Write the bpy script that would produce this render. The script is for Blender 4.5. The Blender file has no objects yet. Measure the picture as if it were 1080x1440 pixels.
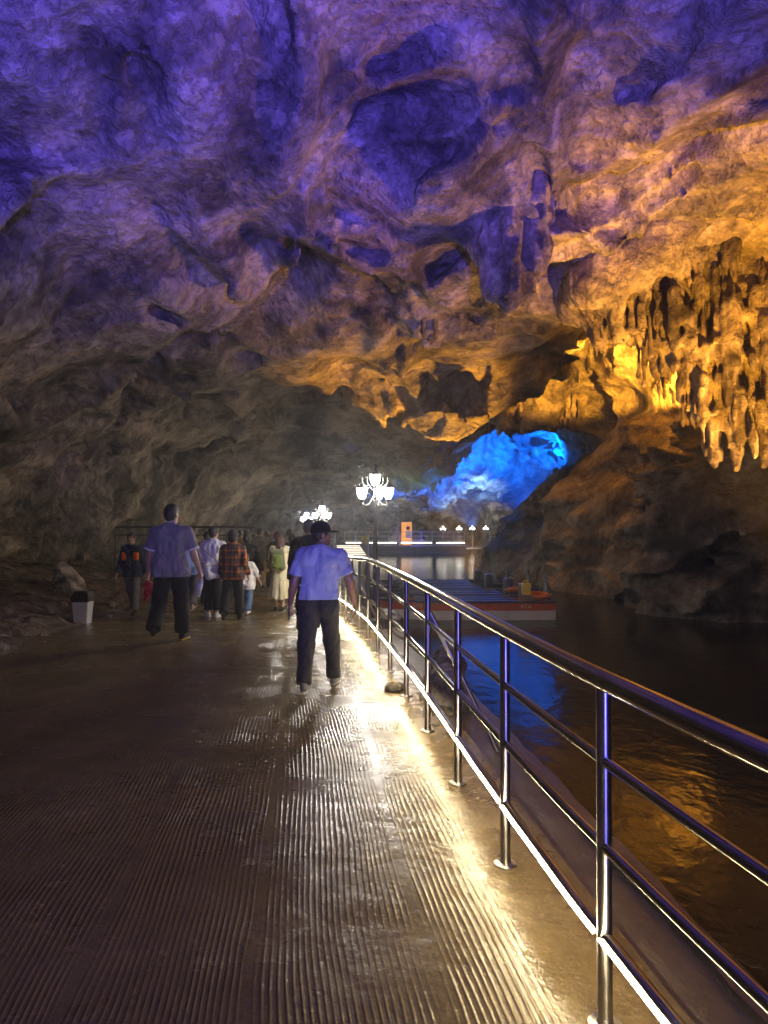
import bpy, bmesh, math, random
import numpy as np
from mathutils import Vector, Matrix
random.seed(7)
rng = np.random.default_rng(11)
R = math.radians
SC = bpy.context.scene
COL = SC.collection
f32 = np.float32

# ------------------------------------------------------------------ helpers
def link(o, parent=None):
    COL.objects.link(o)
    if parent is not None:
        o.parent = parent
    return o

def mesh_np(name, V, F, mat, parent=None, smooth=True):
    """One mesh object from numpy vertices and quads."""
    me = bpy.data.meshes.new(name)
    V = np.asarray(V, f32); F = np.asarray(F, np.int32)
    n, k = F.shape
    me.vertices.add(len(V)); me.vertices.foreach_set('co', V.ravel())
    me.loops.add(n * k); me.loops.foreach_set('vertex_index', F.ravel())
    me.polygons.add(n)
    me.polygons.foreach_set('loop_start', np.arange(0, n * k, k, dtype=np.int32))
    me.polygons.foreach_set('loop_total', np.full(n, k, np.int32))
    me.polygons.foreach_set('use_smooth', np.full(n, smooth))
    me.update(calc_edges=True)
    if mat: me.materials.append(mat)
    return link(bpy.data.objects.new(name, me), parent)

def mesh_bm(name, bm, mat, parent=None, smooth=None, angle=35):
    me = bpy.data.meshes.new(name)
    bmesh.ops.recalc_face_normals(bm, faces=bm.faces)
    bm.to_mesh(me); bm.free()
    if mat: me.materials.append(mat)
    if smooth:
        me.polygons.foreach_set('use_smooth', [True] * len(me.polygons))
        me.set_sharp_from_angle(angle=R(angle))
    return link(bpy.data.objects.new(name, me), parent)

def empty(name, loc=(0, 0, 0), rz=0.0):
    o = bpy.data.objects.new(name, None); COL.objects.link(o)
    o.location = loc; o.rotation_euler = (0, 0, rz); o.empty_display_size = 0.2
    return o

def tag(o, label=None, cat=None, group=None, kind=None):
    if label: o['label'] = label
    if cat: o['category'] = cat
    if group: o['group'] = group
    if kind: o['kind'] = kind
    return o

def copy_tree(o, parent=None):
    c = o.copy(); COL.objects.link(c)
    if parent is not None: c.parent = parent
    for ch in list(o.children): copy_tree(ch, c)
    return c

def add_box(bm, c, s, rot=None, bev=0.0):
    M = Matrix.Translation(c) @ (rot.to_4x4() if rot else Matrix.Identity(4)) @ Matrix.Diagonal((*s, 1))
    r = bmesh.ops.create_cube(bm, size=1.0, matrix=M)
    if bev > 0:
        es = list({e for v in r['verts'] for e in v.link_edges})
        bmesh.ops.bevel(bm, geom=es, offset=bev, segments=2, affect='EDGES', profile=0.6)

def add_tube(bm, pts, rad, n=12, cap=True):
    pts = [Vector(p) for p in pts]
    if not hasattr(rad, '__len__'): rad = [rad] * len(pts)
    rings = []; prev = None
    for i, p in enumerate(pts):
        t = (pts[min(i + 1, len(pts) - 1)] - pts[max(i - 1, 0)]).normalized()
        if prev is None:
            u = t.orthogonal().normalized()
        else:
            u = (prev - t * prev.dot(t)).normalized()
        prev = u; w = t.cross(u)
        rings.append([bm.verts.new(p + (u * math.cos(2 * math.pi * k / n) + w * math.sin(2 * math.pi * k / n)) * rad[i]) for k in range(n)])
    for a, b in zip(rings, rings[1:]):
        for k in range(n):
            bm.faces.new((a[k], a[(k + 1) % n], b[(k + 1) % n], b[k]))
    if cap:
        bm.faces.new(rings[0][::-1]); bm.faces.new(rings[-1])

def add_lathe(bm, prof, c=(0, 0, 0), n=20, cap=True):
    c = Vector(c); rings = []
    for r, z in prof:
        rings.append([bm.verts.new(c + Vector((r * math.cos(2 * math.pi * k / n), r * math.sin(2 * math.pi * k / n), z))) for k in range(n)])
    for a, b in zip(rings, rings[1:]):
        for k in range(n):
            bm.faces.new((a[k], a[(k + 1) % n], b[(k + 1) % n], b[k]))
    if cap:
        bm.faces.new(rings[0][::-1]); bm.faces.new(rings[-1])

# ------------------------------------------------------------------ noise
TAB = rng.random((64, 64, 64)).astype(f32) * 2 - 1
def vnoise(P):
    """Smooth value noise, P (N,3) -> about -1..1."""
    P = P.astype(f32)
    i = np.floor(P).astype(np.int32); f = P - i
    f = f * f * f * (f * (f * 6 - 15) + 10)
    i0 = i & 63; i1 = (i + 1) & 63
    x0, y0, z0 = i0.T; x1, y1, z1 = i1.T
    fx, fy, fz = f.T
    a = TAB[x0, y0, z0] * (1 - fx) + TAB[x1, y0, z0] * fx
    b = TAB[x0, y1, z0] * (1 - fx) + TAB[x1, y1, z0] * fx
    c = TAB[x0, y0, z1] * (1 - fx) + TAB[x1, y0, z1] * fx
    d = TAB[x0, y1, z1] * (1 - fx) + TAB[x1, y1, z1] * fx
    a = a * (1 - fy) + b * fy; c = c * (1 - fy) + d * fy
    return a * (1 - fz) + c * fz

ROT = np.array([[0.80, 0.36, -0.48], [-0.60, 0.48, -0.64], [0.0, 0.80, 0.60]], f32)
def fbm(P, oct=4, gain=0.5, ridged=False):
    a = 1.0; s = 0; out = 0
    for o in range(oct):
        v = vnoise(P + 17.3 * o)
        if ridged: v = 1 - 2 * np.abs(v)
        out = out + a * v; s += a; a *= gain
        P = (P @ ROT) * 2.03
    return out / s

# ------------------------------------------------------------------ surface nets
def surface_nets(F, xs, ys, zs):
    """F > 0 inside the solid.  Returns vertices and quads."""
    nx, ny, nz = F.shape
    S = F > 0
    c = S[:-1, :-1, :-1].astype(np.int8)
    tot = sum(S[i:nx - 1 + i, j:ny - 1 + j, k:nz - 1 + k].astype(np.int8) for i in (0, 1) for j in (0, 1) for k in (0, 1))
    act = (tot > 0) & (tot < 8)
    I, J, K = np.nonzero(act)
    vid = np.full(act.shape, -1, np.int32); vid[I, J, K] = np.arange(len(I))
    cor = [(i, j, k) for i in (0, 1) for j in (0, 1) for k in (0, 1)]
    val = {cc: F[I + cc[0], J + cc[1], K + cc[2]] for cc in cor}
    acc = np.zeros((len(I), 3), f32); cnt = np.zeros(len(I), f32)
    for a in cor:
        for ax in range(3):
            if a[ax] == 1: continue
            b = list(a); b[ax] = 1; b = tuple(b)
            va, vb = val[a], val[b]
            m = (va > 0) != (vb > 0)
            t = np.where(m, va / np.where(m, va - vb, 1), 0)
            for q in range(3):
                acc[:, q] += np.where(m, (t if q == ax else a[q]), 0)
            cnt += m
    acc /= cnt[:, None]
    V = np.empty_like(acc)
    for q, (idx, cs) in enumerate(((I, xs), (J, ys), (K, zs))):
        cs = np.asarray(cs, f32)
        V[:, q] = cs[idx] + acc[:, q] * (cs[idx + 1] - cs[idx])
    quads = []
    for ax in range(3):
        sl0 = [slice(None)] * 3; sl1 = [slice(None)] * 3
        sl0[ax] = slice(0, -1); sl1[ax] = slice(1, None)
        A = S[tuple(sl0)]; B = S[tuple(sl1)]
        for sgn in (0, 1):
            m = (A & ~B) if sgn == 0 else (~A & B)
            o1, o2 = [q for q in range(3) if q != ax]
            idx = np.array(np.nonzero(m))
            ok = (idx[o1] > 0) & (idx[o2] > 0) & (idx[o1] < F.shape[o1] - 1) & (idx[o2] < F.shape[o2] - 1)
            idx = idx[:, ok]
            def at(d1, d2):
                q = idx.copy(); q[o1] -= d1; q[o2] -= d2
                return vid[q[0], q[1], q[2]]
            q4 = [at(1, 1), at(0, 1), at(0, 0), at(1, 0)]
            flip = (sgn == 1) ^ (ax == 1)
            if flip: q4 = q4[::-1]
            quads.append(np.stack(q4, 1))
    return V, np.concatenate(quads)

def grid_pts(xs, ys, zs):
    X, Y, Z = np.meshgrid(xs, ys, zs, indexing='ij')
    return np.stack([X.ravel(), Y.ravel(), Z.ravel()], 1).astype(f32)

def smax(a, b, k):
    h = np.clip(0.5 + 0.5 * (a - b) / k, 0, 1)
    return b * (1 - h) + a * h + k * h * (1 - h)
def smin(a, b, k):
    return -smax(-a, -b, k)

# ------------------------------------------------------------------ materials
class NT:
    def __init__(s, name):
        s.m = bpy.data.materials.new(name); s.m.use_nodes = True
        s.t = s.m.node_tree; s.n = s.t.nodes; s.l = s.t.links
        s.b = s.n['Principled BSDF']; s.out = s.n['Material Output']
    def node(s, typ, **kw):
        nd = s.n.new(typ)
        for k, v in kw.items():
            if k.startswith('i_'):
                key = k[2:].replace('_', ' ')
                nd.inputs[key].default_value = v
            else:
                setattr(nd, k, v)
        return nd
    def link(s, a, b): s.l.new(a, b)
    def set(s, **kw):
        for k, v in kw.items():
            s.b.inputs[k.replace('_', ' ')].default_value = v
        return s
    def math(s, op, a, b=None, c=None):
        nd = s.n.new('ShaderNodeMath'); nd.operation = op
        for i, v in enumerate((a, b, c)):
            if v is None: continue
            if isinstance(v, (int, float)): nd.inputs[i].default_value = v
            else: s.link(v, nd.inputs[i])
        return nd.outputs[0]
    def noise(s, vec, scale, detail=4, rough=0.55, dist=0.0):
        nd = s.n.new('ShaderNodeTexNoise')
        nd.inputs['Scale'].default_value = scale; nd.inputs['Detail'].default_value = detail
        nd.inputs['Roughness'].default_value = rough; nd.inputs['Distortion'].default_value = dist
        if vec is not None: s.link(vec, nd.inputs['Vector'])
        return nd.outputs['Fac']
    def ramp(s, fac, stops):
        nd = s.n.new('ShaderNodeValToRGB'); e = nd.color_ramp.elements
        while len(e) < len(stops): e.new(0.5)
        for el, (p, c) in zip(e, stops):
            el.position = p; el.color = (*c, 1) if len(c) == 3 else c
        s.link(fac, nd.inputs[0]); return nd.outputs[0]
    def mix(s, fac, a, b, typ='MIX'):
        nd = s.n.new('ShaderNodeMix'); nd.data_type = 'RGBA'; nd.blend_type = typ
        for i, v in ((0, fac), (6, a), (7, b)):
            if isinstance(v, (int, float)): nd.inputs[i].default_value = v
            elif isinstance(v, tuple): nd.inputs[i].default_value = (*v, 1)
            else: s.link(v, nd.inputs[i])
        return nd.outputs[2]
    def coord(s, which='Object', scale=None):
        o = s.n.new('ShaderNodeTexCoord').outputs[which]
        if scale:
            mp = s.n.new('ShaderNodeMapping'); mp.inputs['Scale'].default_value = scale
            s.link(o, mp.inputs[0]); o = mp.outputs[0]
        return o
    def bump(s, h, dist=0.01, strength=1.0, prev=None):
        nd = s.n.new('ShaderNodeBump'); nd.inputs['Distance'].default_value = dist
        nd.inputs['Strength'].default_value = strength
        s.link(h, nd.inputs['Height'])
        if prev is not None: s.link(prev, nd.inputs['Normal'])
        return nd.outputs[0]
    def col(s, c): s.link(c, s.b.inputs['Base Color'])
    def rough(s, c): s.link(c, s.b.inputs['Roughness'])
    def norm(s, c): s.link(c, s.b.inputs['Normal'])

def plain(name, c, rough=0.6, metal=0.0, var=0.15, scale=20, bump=0.0, coat=0.0, spec=0.5):
    t = NT(name); t.set(Metallic=metal, Roughness=rough)
    co = t.coord('Object')
    n = t.noise(co, scale, 5, 0.6)
    a = tuple(x * (1 - var) for x in c); b = tuple(min(1, x * (1 + var)) for x in c)
    t.col(t.ramp(n, [(0.3, a), (0.7, b)]))
    t.b.inputs['Specular IOR Level'].default_value = spec
    if coat: t.b.inputs['Coat Weight'].default_value = coat
    r2 = t.math('MULTIPLY_ADD', n, 0.3 * rough, rough * 0.85); t.rough(r2)
    if bump: t.norm(t.bump(t.noise(co, scale * 3, 4), bump))
    return t.m

def emit(name, c, strength, base=(0.8, 0.8, 0.8)):
    t = NT(name); t.set(Roughness=0.4)
    t.b.inputs['Base Color'].default_value = (*base, 1)
    t.b.inputs['Emission Color'].default_value = (*c, 1)
    t.b.inputs['Emission Strength'].default_value = strength
    return t.m

def cloth(name, c, var=0.12, scale=14, rough=0.9):
    t = NT(name); t.set(Roughness=rough)
    t.b.inputs['Specular IOR Level'].default_value = 0.25
    t.b.inputs['Sheen Weight'].default_value = 0.1
    co = t.coord('Object')
    n = t.noise(co, scale, 4, 0.6)
    t.col(t.ramp(n, [(0.25, tuple(x * (1 - var) for x in c)), (0.75, tuple(min(1, x * (1 + var)) for x in c))]))
    w = t.noise(co, 6, 3, 0.5, 0.6)
    n1 = t.bump(w, 0.05, 0.9)
    t.norm(t.bump(t.noise(co, 180, 2), 0.002, 0.5, n1))
    return t.m

def rock_mat(name, dark, mid, pale, s=1.0, streak=0.0, rough=0.78, bumpd=0.16):
    t = NT(name); co = t.coord('Object')
    warp = t.n.new('ShaderNodeVectorMath'); warp.operation = 'MULTIPLY_ADD'
    wn = t.n.new('ShaderNodeTexNoise'); wn.inputs['Scale'].default_value = 0.5 * s; wn.inputs['Detail'].default_value = 3
    t.link(co, wn.inputs['Vector']); t.link(wn.outputs['Color'], warp.inputs[0])
    warp.inputs[1].default_value = (0.35, 0.35, 0.35); t.link(co, warp.inputs[2])
    cv = warp.outputs[0]
    big = t.noise(cv, 0.45 * s, 6, 0.6)
    med = t.noise(cv, 1.7 * s, 6, 0.58)
    fine = t.noise(co, 7 * s, 5, 0.6)
    # flaking crust with crisp edges over a darker, smoother ground
    cr1 = t.ramp(t.noise(cv, 0.75 * s, 9, 0.62), [(0.45, (0, 0, 0)), (0.53, (1, 1, 1))])
    cr2 = t.ramp(t.noise(cv, 2.9 * s, 7, 0.64), [(0.47, (0, 0, 0)), (0.56, (1, 1, 1))])
    lo = t.ramp(med, [(0.32, dark), (0.62, mid)])
    hi = t.ramp(med, [(0.34, mid), (0.62, pale)])
    c = t.mix(cr1, lo, hi)
    c = t.mix(t.math('MULTIPLY', cr2, 0.35), c, pale)
    stain = t.ramp(big, [(0.36, (0.26, 0.25, 0.25)), (0.5, (0.9, 0.9, 0.9)), (0.64, (1.2, 1.14, 1.04))])
    c = t.mix(1.0, c, stain, 'MULTIPLY')
    sp = t.ramp(fine, [(0.34, (0.55, 0.54, 0.53)), (0.50, (1, 1, 1))])
    c = t.mix(0.8, c, sp, 'MULTIPLY')
    t.col(c)
    vo = t.n.new('ShaderNodeTexVoronoi'); vo.inputs['Scale'].default_value = 1.3 * s
    t.link(cv, vo.inputs['Vector'])
    h = t.math('ADD', t.math('MULTIPLY', med, 1.3), t.math('MULTIPLY', vo.outputs['Distance'], 0.7))
    h = t.math('ADD', h, t.math('MULTIPLY', fine, 0.16))
    v2 = t.n.new('ShaderNodeTexVoronoi'); v2.inputs['Scale'].default_value = 3.4 * s; t.link(cv, v2.inputs['Vector'])
    h = t.math('ADD', h, t.math('MULTIPLY', v2.outputs['Distance'], 0.34))
    h = t.math('ADD', h, t.math('ADD', t.math('MULTIPLY', cr1, 0.5), t.math('MULTIPLY', cr2, 0.22)))
    if streak:
        mp = t.n.new('ShaderNodeMapping'); mp.inputs['Scale'].default_value = (5, 5, 0.35); t.link(cv, mp.inputs[0])
        h = t.math('ADD', h, t.math('MULTIPLY', t.noise(mp.outputs[0], 1.0, 6, 0.6), streak))
    t.norm(t.bump(h, bumpd / s))
    t.rough(t.math('MULTIPLY_ADD', fine, 0.3, rough - 0.15))
    t.b.inputs['Specular IOR Level'].default_value = 0.3
    return t.m
# ------------------------------------------------------------------ world, camera
W = bpy.data.worlds.new('World'); SC.world = W; W.use_nodes = True
W.node_tree.nodes['Background'].inputs[0].default_value = (0.05, 0.05, 0.08, 1)
W.node_tree.nodes['Background'].inputs[1].default_value = 0.02
cam = bpy.data.cameras.new('camera'); co_ = bpy.data.objects.new('camera', cam); COL.objects.link(co_)
cam.lens = 25.0; cam.sensor_width = 36; cam.sensor_fit = 'AUTO'; cam.clip_start = 0.05; cam.clip_end = 400
co_.location = (0, 0, 1.65); co_.rotation_euler = (R(90 + 0.86), 0, 0)
SC.camera = co_
SC.view_settings.view_transform = 'Standard'; SC.view_settings.look = 'None'
SC.view_settings.exposure = 0.0; SC.view_settings.gamma = 1.0
SC.cycles.use_denoising = True
SC.cycles.max_bounces = 8; SC.cycles.diffuse_bounces = 3; SC.cycles.glossy_bounces = 4
SC.cycles.transmission_bounces = 4; SC.cycles.volume_bounces = 0
SC.cycles.sample_clamp_indirect = 6.0
SC.cycles.caustics_reflective = False; SC.cycles.caustics_refractive = False

# ------------------------------------------------------------------ cave rock
CX = np.array([-13, -11, -9.5, -8, -5, -2, 0, 2, 4, 6, 8, 10, 12, 16], f32)
CEIL = {
 -9:  [-2, -2, -2, -2, -2, -2, -2, -2, -2, -2, -2, -2, -2, -2],
 -6:  [-2, 1.5, 4.2, 6.8, 9.4, 10.8, 11, 11, 10.8, 10.2, 9.4, 8, 6, 0],
 8:   [-2, 0.8, 4.0, 6.3, 9.0, 10.4, 10.8, 10.8, 10.5, 9.9, 9.0, 7.6, 5, 0],
 14:  [-2, 0.8, 4.0, 6.2, 8.2, 9.3, 9.7, 9.6, 9.5, 9.2, 8.8, 7.6, 5, 0],
 17.5:[-2, 0.8, 3.9, 5.9, 7.7, 8.6, 8.8, 8.7, 8.8, 9.0, 8.8, 7.6, 5, 0],
 19:  [-2, 0.8, 3.9, 5.7, 6.9, 7.6, 7.8, 7.8, 8.2, 8.8, 8.8, 7.6, 4.5, 0],
 21.5:[-2, 0.7, 3.7, 5.5, 6.8, 7.0, 6.8, 6.6, 7.5, 8.5, 8.8, 7.6, 4, -2],
 24:  [-2, 0.6, 3.5, 5.3, 6.4, 6.3, 6.0, 5.7, 7.0, 8.2, 8.8, 7.5, 3, -2],
 26:  [-2, 0.6, 3.5, 5.2, 6.4, 6.3, 5.9, 6.0, 9.4, 10.4, 10.2, 7.6, 2, -2],
 29:  [-2, 0.6, 3.5, 5.1, 6.3, 6.4, 6.2, 6.4, 9.0, 10.2, 9.4, 6.4, 1, -2],
 32:  [-2, 0.6, 3.4, 5.0, 6.0, 6.3, 6.1, 5.8, 6.2, 6.4, 6.5, 5.6, 2, -2],
 37:  [-2, 0.6, 3.3, 4.8, 5.8, 6.1, 5.9, 5.2, 6.2, 7.2, 7.6, 7.2, 4, -2],
 41:  [-2, 0.6, 3.2, 4.6, 5.6, 6.0, 5.6, 4.0, 6.0, 7.8, 8.4, 8.2, 5.5, -1],
 45:  [-2, 0.5, 3.0, 4.4, 5.2, 5.5, 5.0, 3.8, 6.2, 8.6, 9.4, 9.4, 7, 0],
 52:  [-2, 0.5, 3.0, 4.2, 5.0, 5.4, 5.6, 6.3, 8.3, 10.2, 10.8, 10.6, 9, 3],
 58:  [-2, 0.5, 2.8, 4.0, 4.6, 5.0, 5.4, 6.0, 6.5, 7.2, 8.0, 8.6, 8, 2],
 62:  [-2, 0.5, 2.6, 3.8, 4.4, 4.6, 4.6, 4.6, 4.7, 4.8, 5.0, 5.4, 5, 0],
 68:  [-2, 0.5, 2.6, 4.0, 6.6, 7.8, 7.6, 6.6, 5.6, 5.2, 5.2, 5.0, 4, -1],
 76:  [-2, 0.0, 2.2, 3.6, 4.4, 4.8, 4.8, 4.6, 4.6, 4.6, 4.4, 4.0, 2, -1],
 86:  [-2, -1, 0.8, 2.0, 3.0, 3.4, 3.4, 3.2, 3.0, 2.8, 2.6, 2.0, 0, -2],
 90:  [-2] * 14,
}
def blur2(A, n, ax):
    for _ in range(n):
        P = np.pad(A, [(1, 1) if a == ax else (0, 0) for a in range(2)], mode='edge')
        s = [slice(None)] * 2; s0 = list(s); s1 = list(s); s2 = list(s)
        s0[ax] = slice(0, -2); s1[ax] = slice(1, -1); s2[ax] = slice(2, None)
        A = 0.25 * P[tuple(s0)] + 0.5 * P[tuple(s1)] + 0.25 * P[tuple(s2)]
    return A
UX = np.arange(-13, 16.01, 0.25); UY = np.arange(-9, 92.01, 0.25)
_rows = np.array([np.interp(UX, CX, v) for v in CEIL.values()])
_ky = np.array(list(CEIL.keys()), float)
HF = np.array([np.interp(UY, _ky, _rows[:, i]) for i in range(len(UX))])
HF = blur2(blur2(HF, 8, 0), 3, 1)
def bil(A, X, Y):
    u = np.clip((X + 13) / 0.25, 0, len(UX) - 1.001); v = np.clip((Y + 9) / 0.25, 0, len(UY) - 1.001)
    i = u.astype(int); j = v.astype(int); fu = u - i; fv = v - j
    return A[i, j] * (1 - fu) * (1 - fv) + A[i + 1, j] * fu * (1 - fv) + A[i, j + 1] * (1 - fu) * fv + A[i + 1, j + 1] * fu * fv
# foot of the right-hand rock wall: waterline x and slope along the cave
XW_Y = [-9, 8, 14, 19, 23, 25.5, 29, 32, 39, 44, 50, 60, 75, 92]
XW_X = [13, 12.5, 11.6, 10.4, 8.7, 7.3, 6.2, 5.7, 5.2, 5.9, 8.6, 11, 12, 12]
XW_S = [3, 3, 3.2, 3.2, 2.7, 2.3, 1.8, 1.35, 1.0, 0.9, 0.9, 1.2, 1.5, 1.5]
def ground_right(X, Y):
    d = X - np.interp(Y, XW_Y, XW_X)
    s = np.interp(Y, XW_Y, XW_S)
    return -0.95 + np.where(d > 0, s * d, 1.2 * d)

def rock_noise(P):
    x, y, z = P[:, 0], P[:, 1], P[:, 2]
    Q = np.stack([x / 4.3, y / 5.0, z / 4.0], 1) + 3.1
    Wp = np.stack([vnoise(Q * 1.7 + 9), vnoise(Q * 1.7 + 31), vnoise(Q * 1.7 + 57)], 1)
    # big pendants and hollows
    n = 1.25 * vnoise(Q + 0.45 * Wp) + 0.85 * (1 - 2 * np.abs(vnoise(Q * 0.8 + 0.5 * Wp + 40))) - 0.1
    # scalloped folds with sharp hanging lips
    Q2 = np.stack([x / 2.5, y / 3.3, z / 1.8], 1) + 0.75 * Wp
    n += 1.05 * (fbm(Q2, 2, 0.5, True) - 0.1)
    # bedding shelves
    lay = (z + 0.9 * Wp[:, 0] + 0.10 * x + 0.5 * vnoise(Q * 3.3)) / 1.25
    fr = lay - np.floor(lay)
    n += 0.42 * np.clip(vnoise(Q * 1.3 + 77) + 0.35, 0, 1) * (np.minimum(fr / 0.78, (1 - fr) / 0.22) - 0.5)
    Q3 = np.stack([x / 0.9, y / 1.3, z / 0.7], 1) + 0.9 * Wp
    patch = np.clip(0.5 + 0.9 * vnoise(Q * 1.9 + 13), 0, 1)
    n += patch * 0.42 * (np.abs(fbm(Q3, 2)) * 2 - 0.5)
    n += patch * 0.05 * fbm(np.stack([x / .34, y / .42, z / .30], 1) + Wp, 2, 0.5, True)
    return n

def build_cave():
    xs = np.arange(-12.6, 15.8, 0.11)
    ys = [-8.6]
    while ys[-1] < 91.5:
        y = ys[-1]
        ys.append(y + (0.22 if y < 4 else 0.10 if y < 27 else min(0.4, 0.10 + (y - 27) * 0.008)))
    ys = np.array(ys); zs = np.arange(-1.6, 12.8, 0.105)
    X2, Y2 = np.meshgrid(xs, ys, indexing='ij')
    H = bil(HF, X2, Y2); G = ground_right(X2, Y2)
    gx = np.gradient(H, xs, axis=0); gy = np.gradient(H, ys, axis=1)
    nH = np.sqrt(1 + gx ** 2 + gy ** 2)
    sG = np.interp(Y2, XW_Y, XW_S); nG = np.sqrt(1 + sG ** 2)
    F = np.empty((len(xs), len(ys), len(zs)), f32)
    for k, z in enumerate(zs):
        F[:, :, k] = smax((z - H) / nH, (G - z) / nG, 0.7)
    band = np.abs(F) < 2.2
    I, J, K = np.nonzero(band)
    P = np.stack([xs[I], ys[J], zs[K]], 1).astype(f32)
    n = rock_noise(P)
    # relief is gentler on the low banks and stronger on the vault
    w = np.clip((P[:, 2] + 1.2) / 3.0, np.where(P[:, 0] > 5, 0.65, 0.25), 1.0) * np.clip((P[:, 1] + 9) / 4, 0.3, 1)
    w *= np.interp(P[:, 1], [25, 30, 46, 50], [1, .55, .5, 1.])
    # close a small worm hole in the vault
    a_ = np.array([0.95, 12.5, 7.55]); d_ = np.array([0.075, 1.0, 0.45]); d_ = d_ / np.linalg.norm(d_)
    q_ = P - a_; t_ = np.clip(q_ @ d_, 0, 4.5); r2_ = ((q_ - t_[:, None] * d_) ** 2).sum(1)
    vals = F[I, J, K] + w * n + 0.9 * np.exp(-r2_ / 0.30)
    F[I, J, K] = vals
    V, Q = surface_nets(F, xs, ys, zs)
    return V, Q

M_ROCK = rock_mat('cave_rock', (0.075, 0.064, 0.056), (0.22, 0.185, 0.15), (0.42, 0.365, 0.29), bumpd=0.15)
V, Q = build_cave()
cave = mesh_np('cave_walls', V, Q, M_ROCK); tag(cave, kind='structure')

# ------------------------------------------------------------------ ground levels
def gz(y):
    y = np.asarray(y, float)
    return -0.04 * np.clip(y - 10, 0, 5) - 0.008 * np.clip(y - 15, 0, 30)
FY = [-8, -3, 0, 0.8, 1.63, 2.36, 3.46, 4.53, 5.66, 6.8, 7.93, 9.0, 10.1, 11, 13, 18, 26, 39, 52]
FX = [1.9, 1.5, 1.15, 1.0, 0.84, 0.71, 0.585, 0.467, 0.35, 0.215, 0.07, -0.08, -0.23, -0.36, -0.66, -1.45, -2.85, -4.6, -5.6]
_yy = np.arange(-8, 52.01, 0.1); _xx = np.interp(_yy, FY, FX)
for _ in range(70):
    _p = np.pad(_xx, 1, mode='edge'); _x2 = 0.25 * _p[:-2] + 0.5 * _p[1:-1] + 0.25 * _p[2:]; _x2[0] = _xx[0]; _x2[-1] = _xx[-1]; _xx = _x2
def fx(y): return np.interp(y, _yy, _xx)
LY = [-8, 4, 8.25, 11, 13.75, 20, 30, 52]; LX = [-4.0, -4.2, -4.5, -4.85, -5.05, -6.2, -8.3, -9.6]
def lx(y): return np.interp(y, LY, LX)

def strip(name, ys, ua, ub, za, zb, mat, nu=2, kind='structure', uv=False):
    """A sheet between two lateral offsets that follows the walkway."""
    V = []; UV = []
    for y in ys:
        a, b = ua(y), ub(y)
        for i in range(nu):
            t = i / (nu - 1); x = a + (b - a) * t
            V.append((x, y, za(y) + (zb(y) - za(y)) * t)); UV.append((x - fx(y), y))
    F = [(r * nu + i, r * nu + i + 1, (r + 1) * nu + i + 1, (r + 1) * nu + i) for r in range(len(ys) - 1) for i in range(nu - 1)]
    o = mesh_np(name, V, F, mat)
    if uv:
        l = o.data.uv_layers.new(name='UVMap')
        idx = np.empty(len(o.data.loops), np.int32); o.data.loops.foreach_get('vertex_index', idx)
        l.data.foreach_set('uv', np.array(UV, f32)[idx].ravel())
    tag(o, kind=kind); return o

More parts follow.
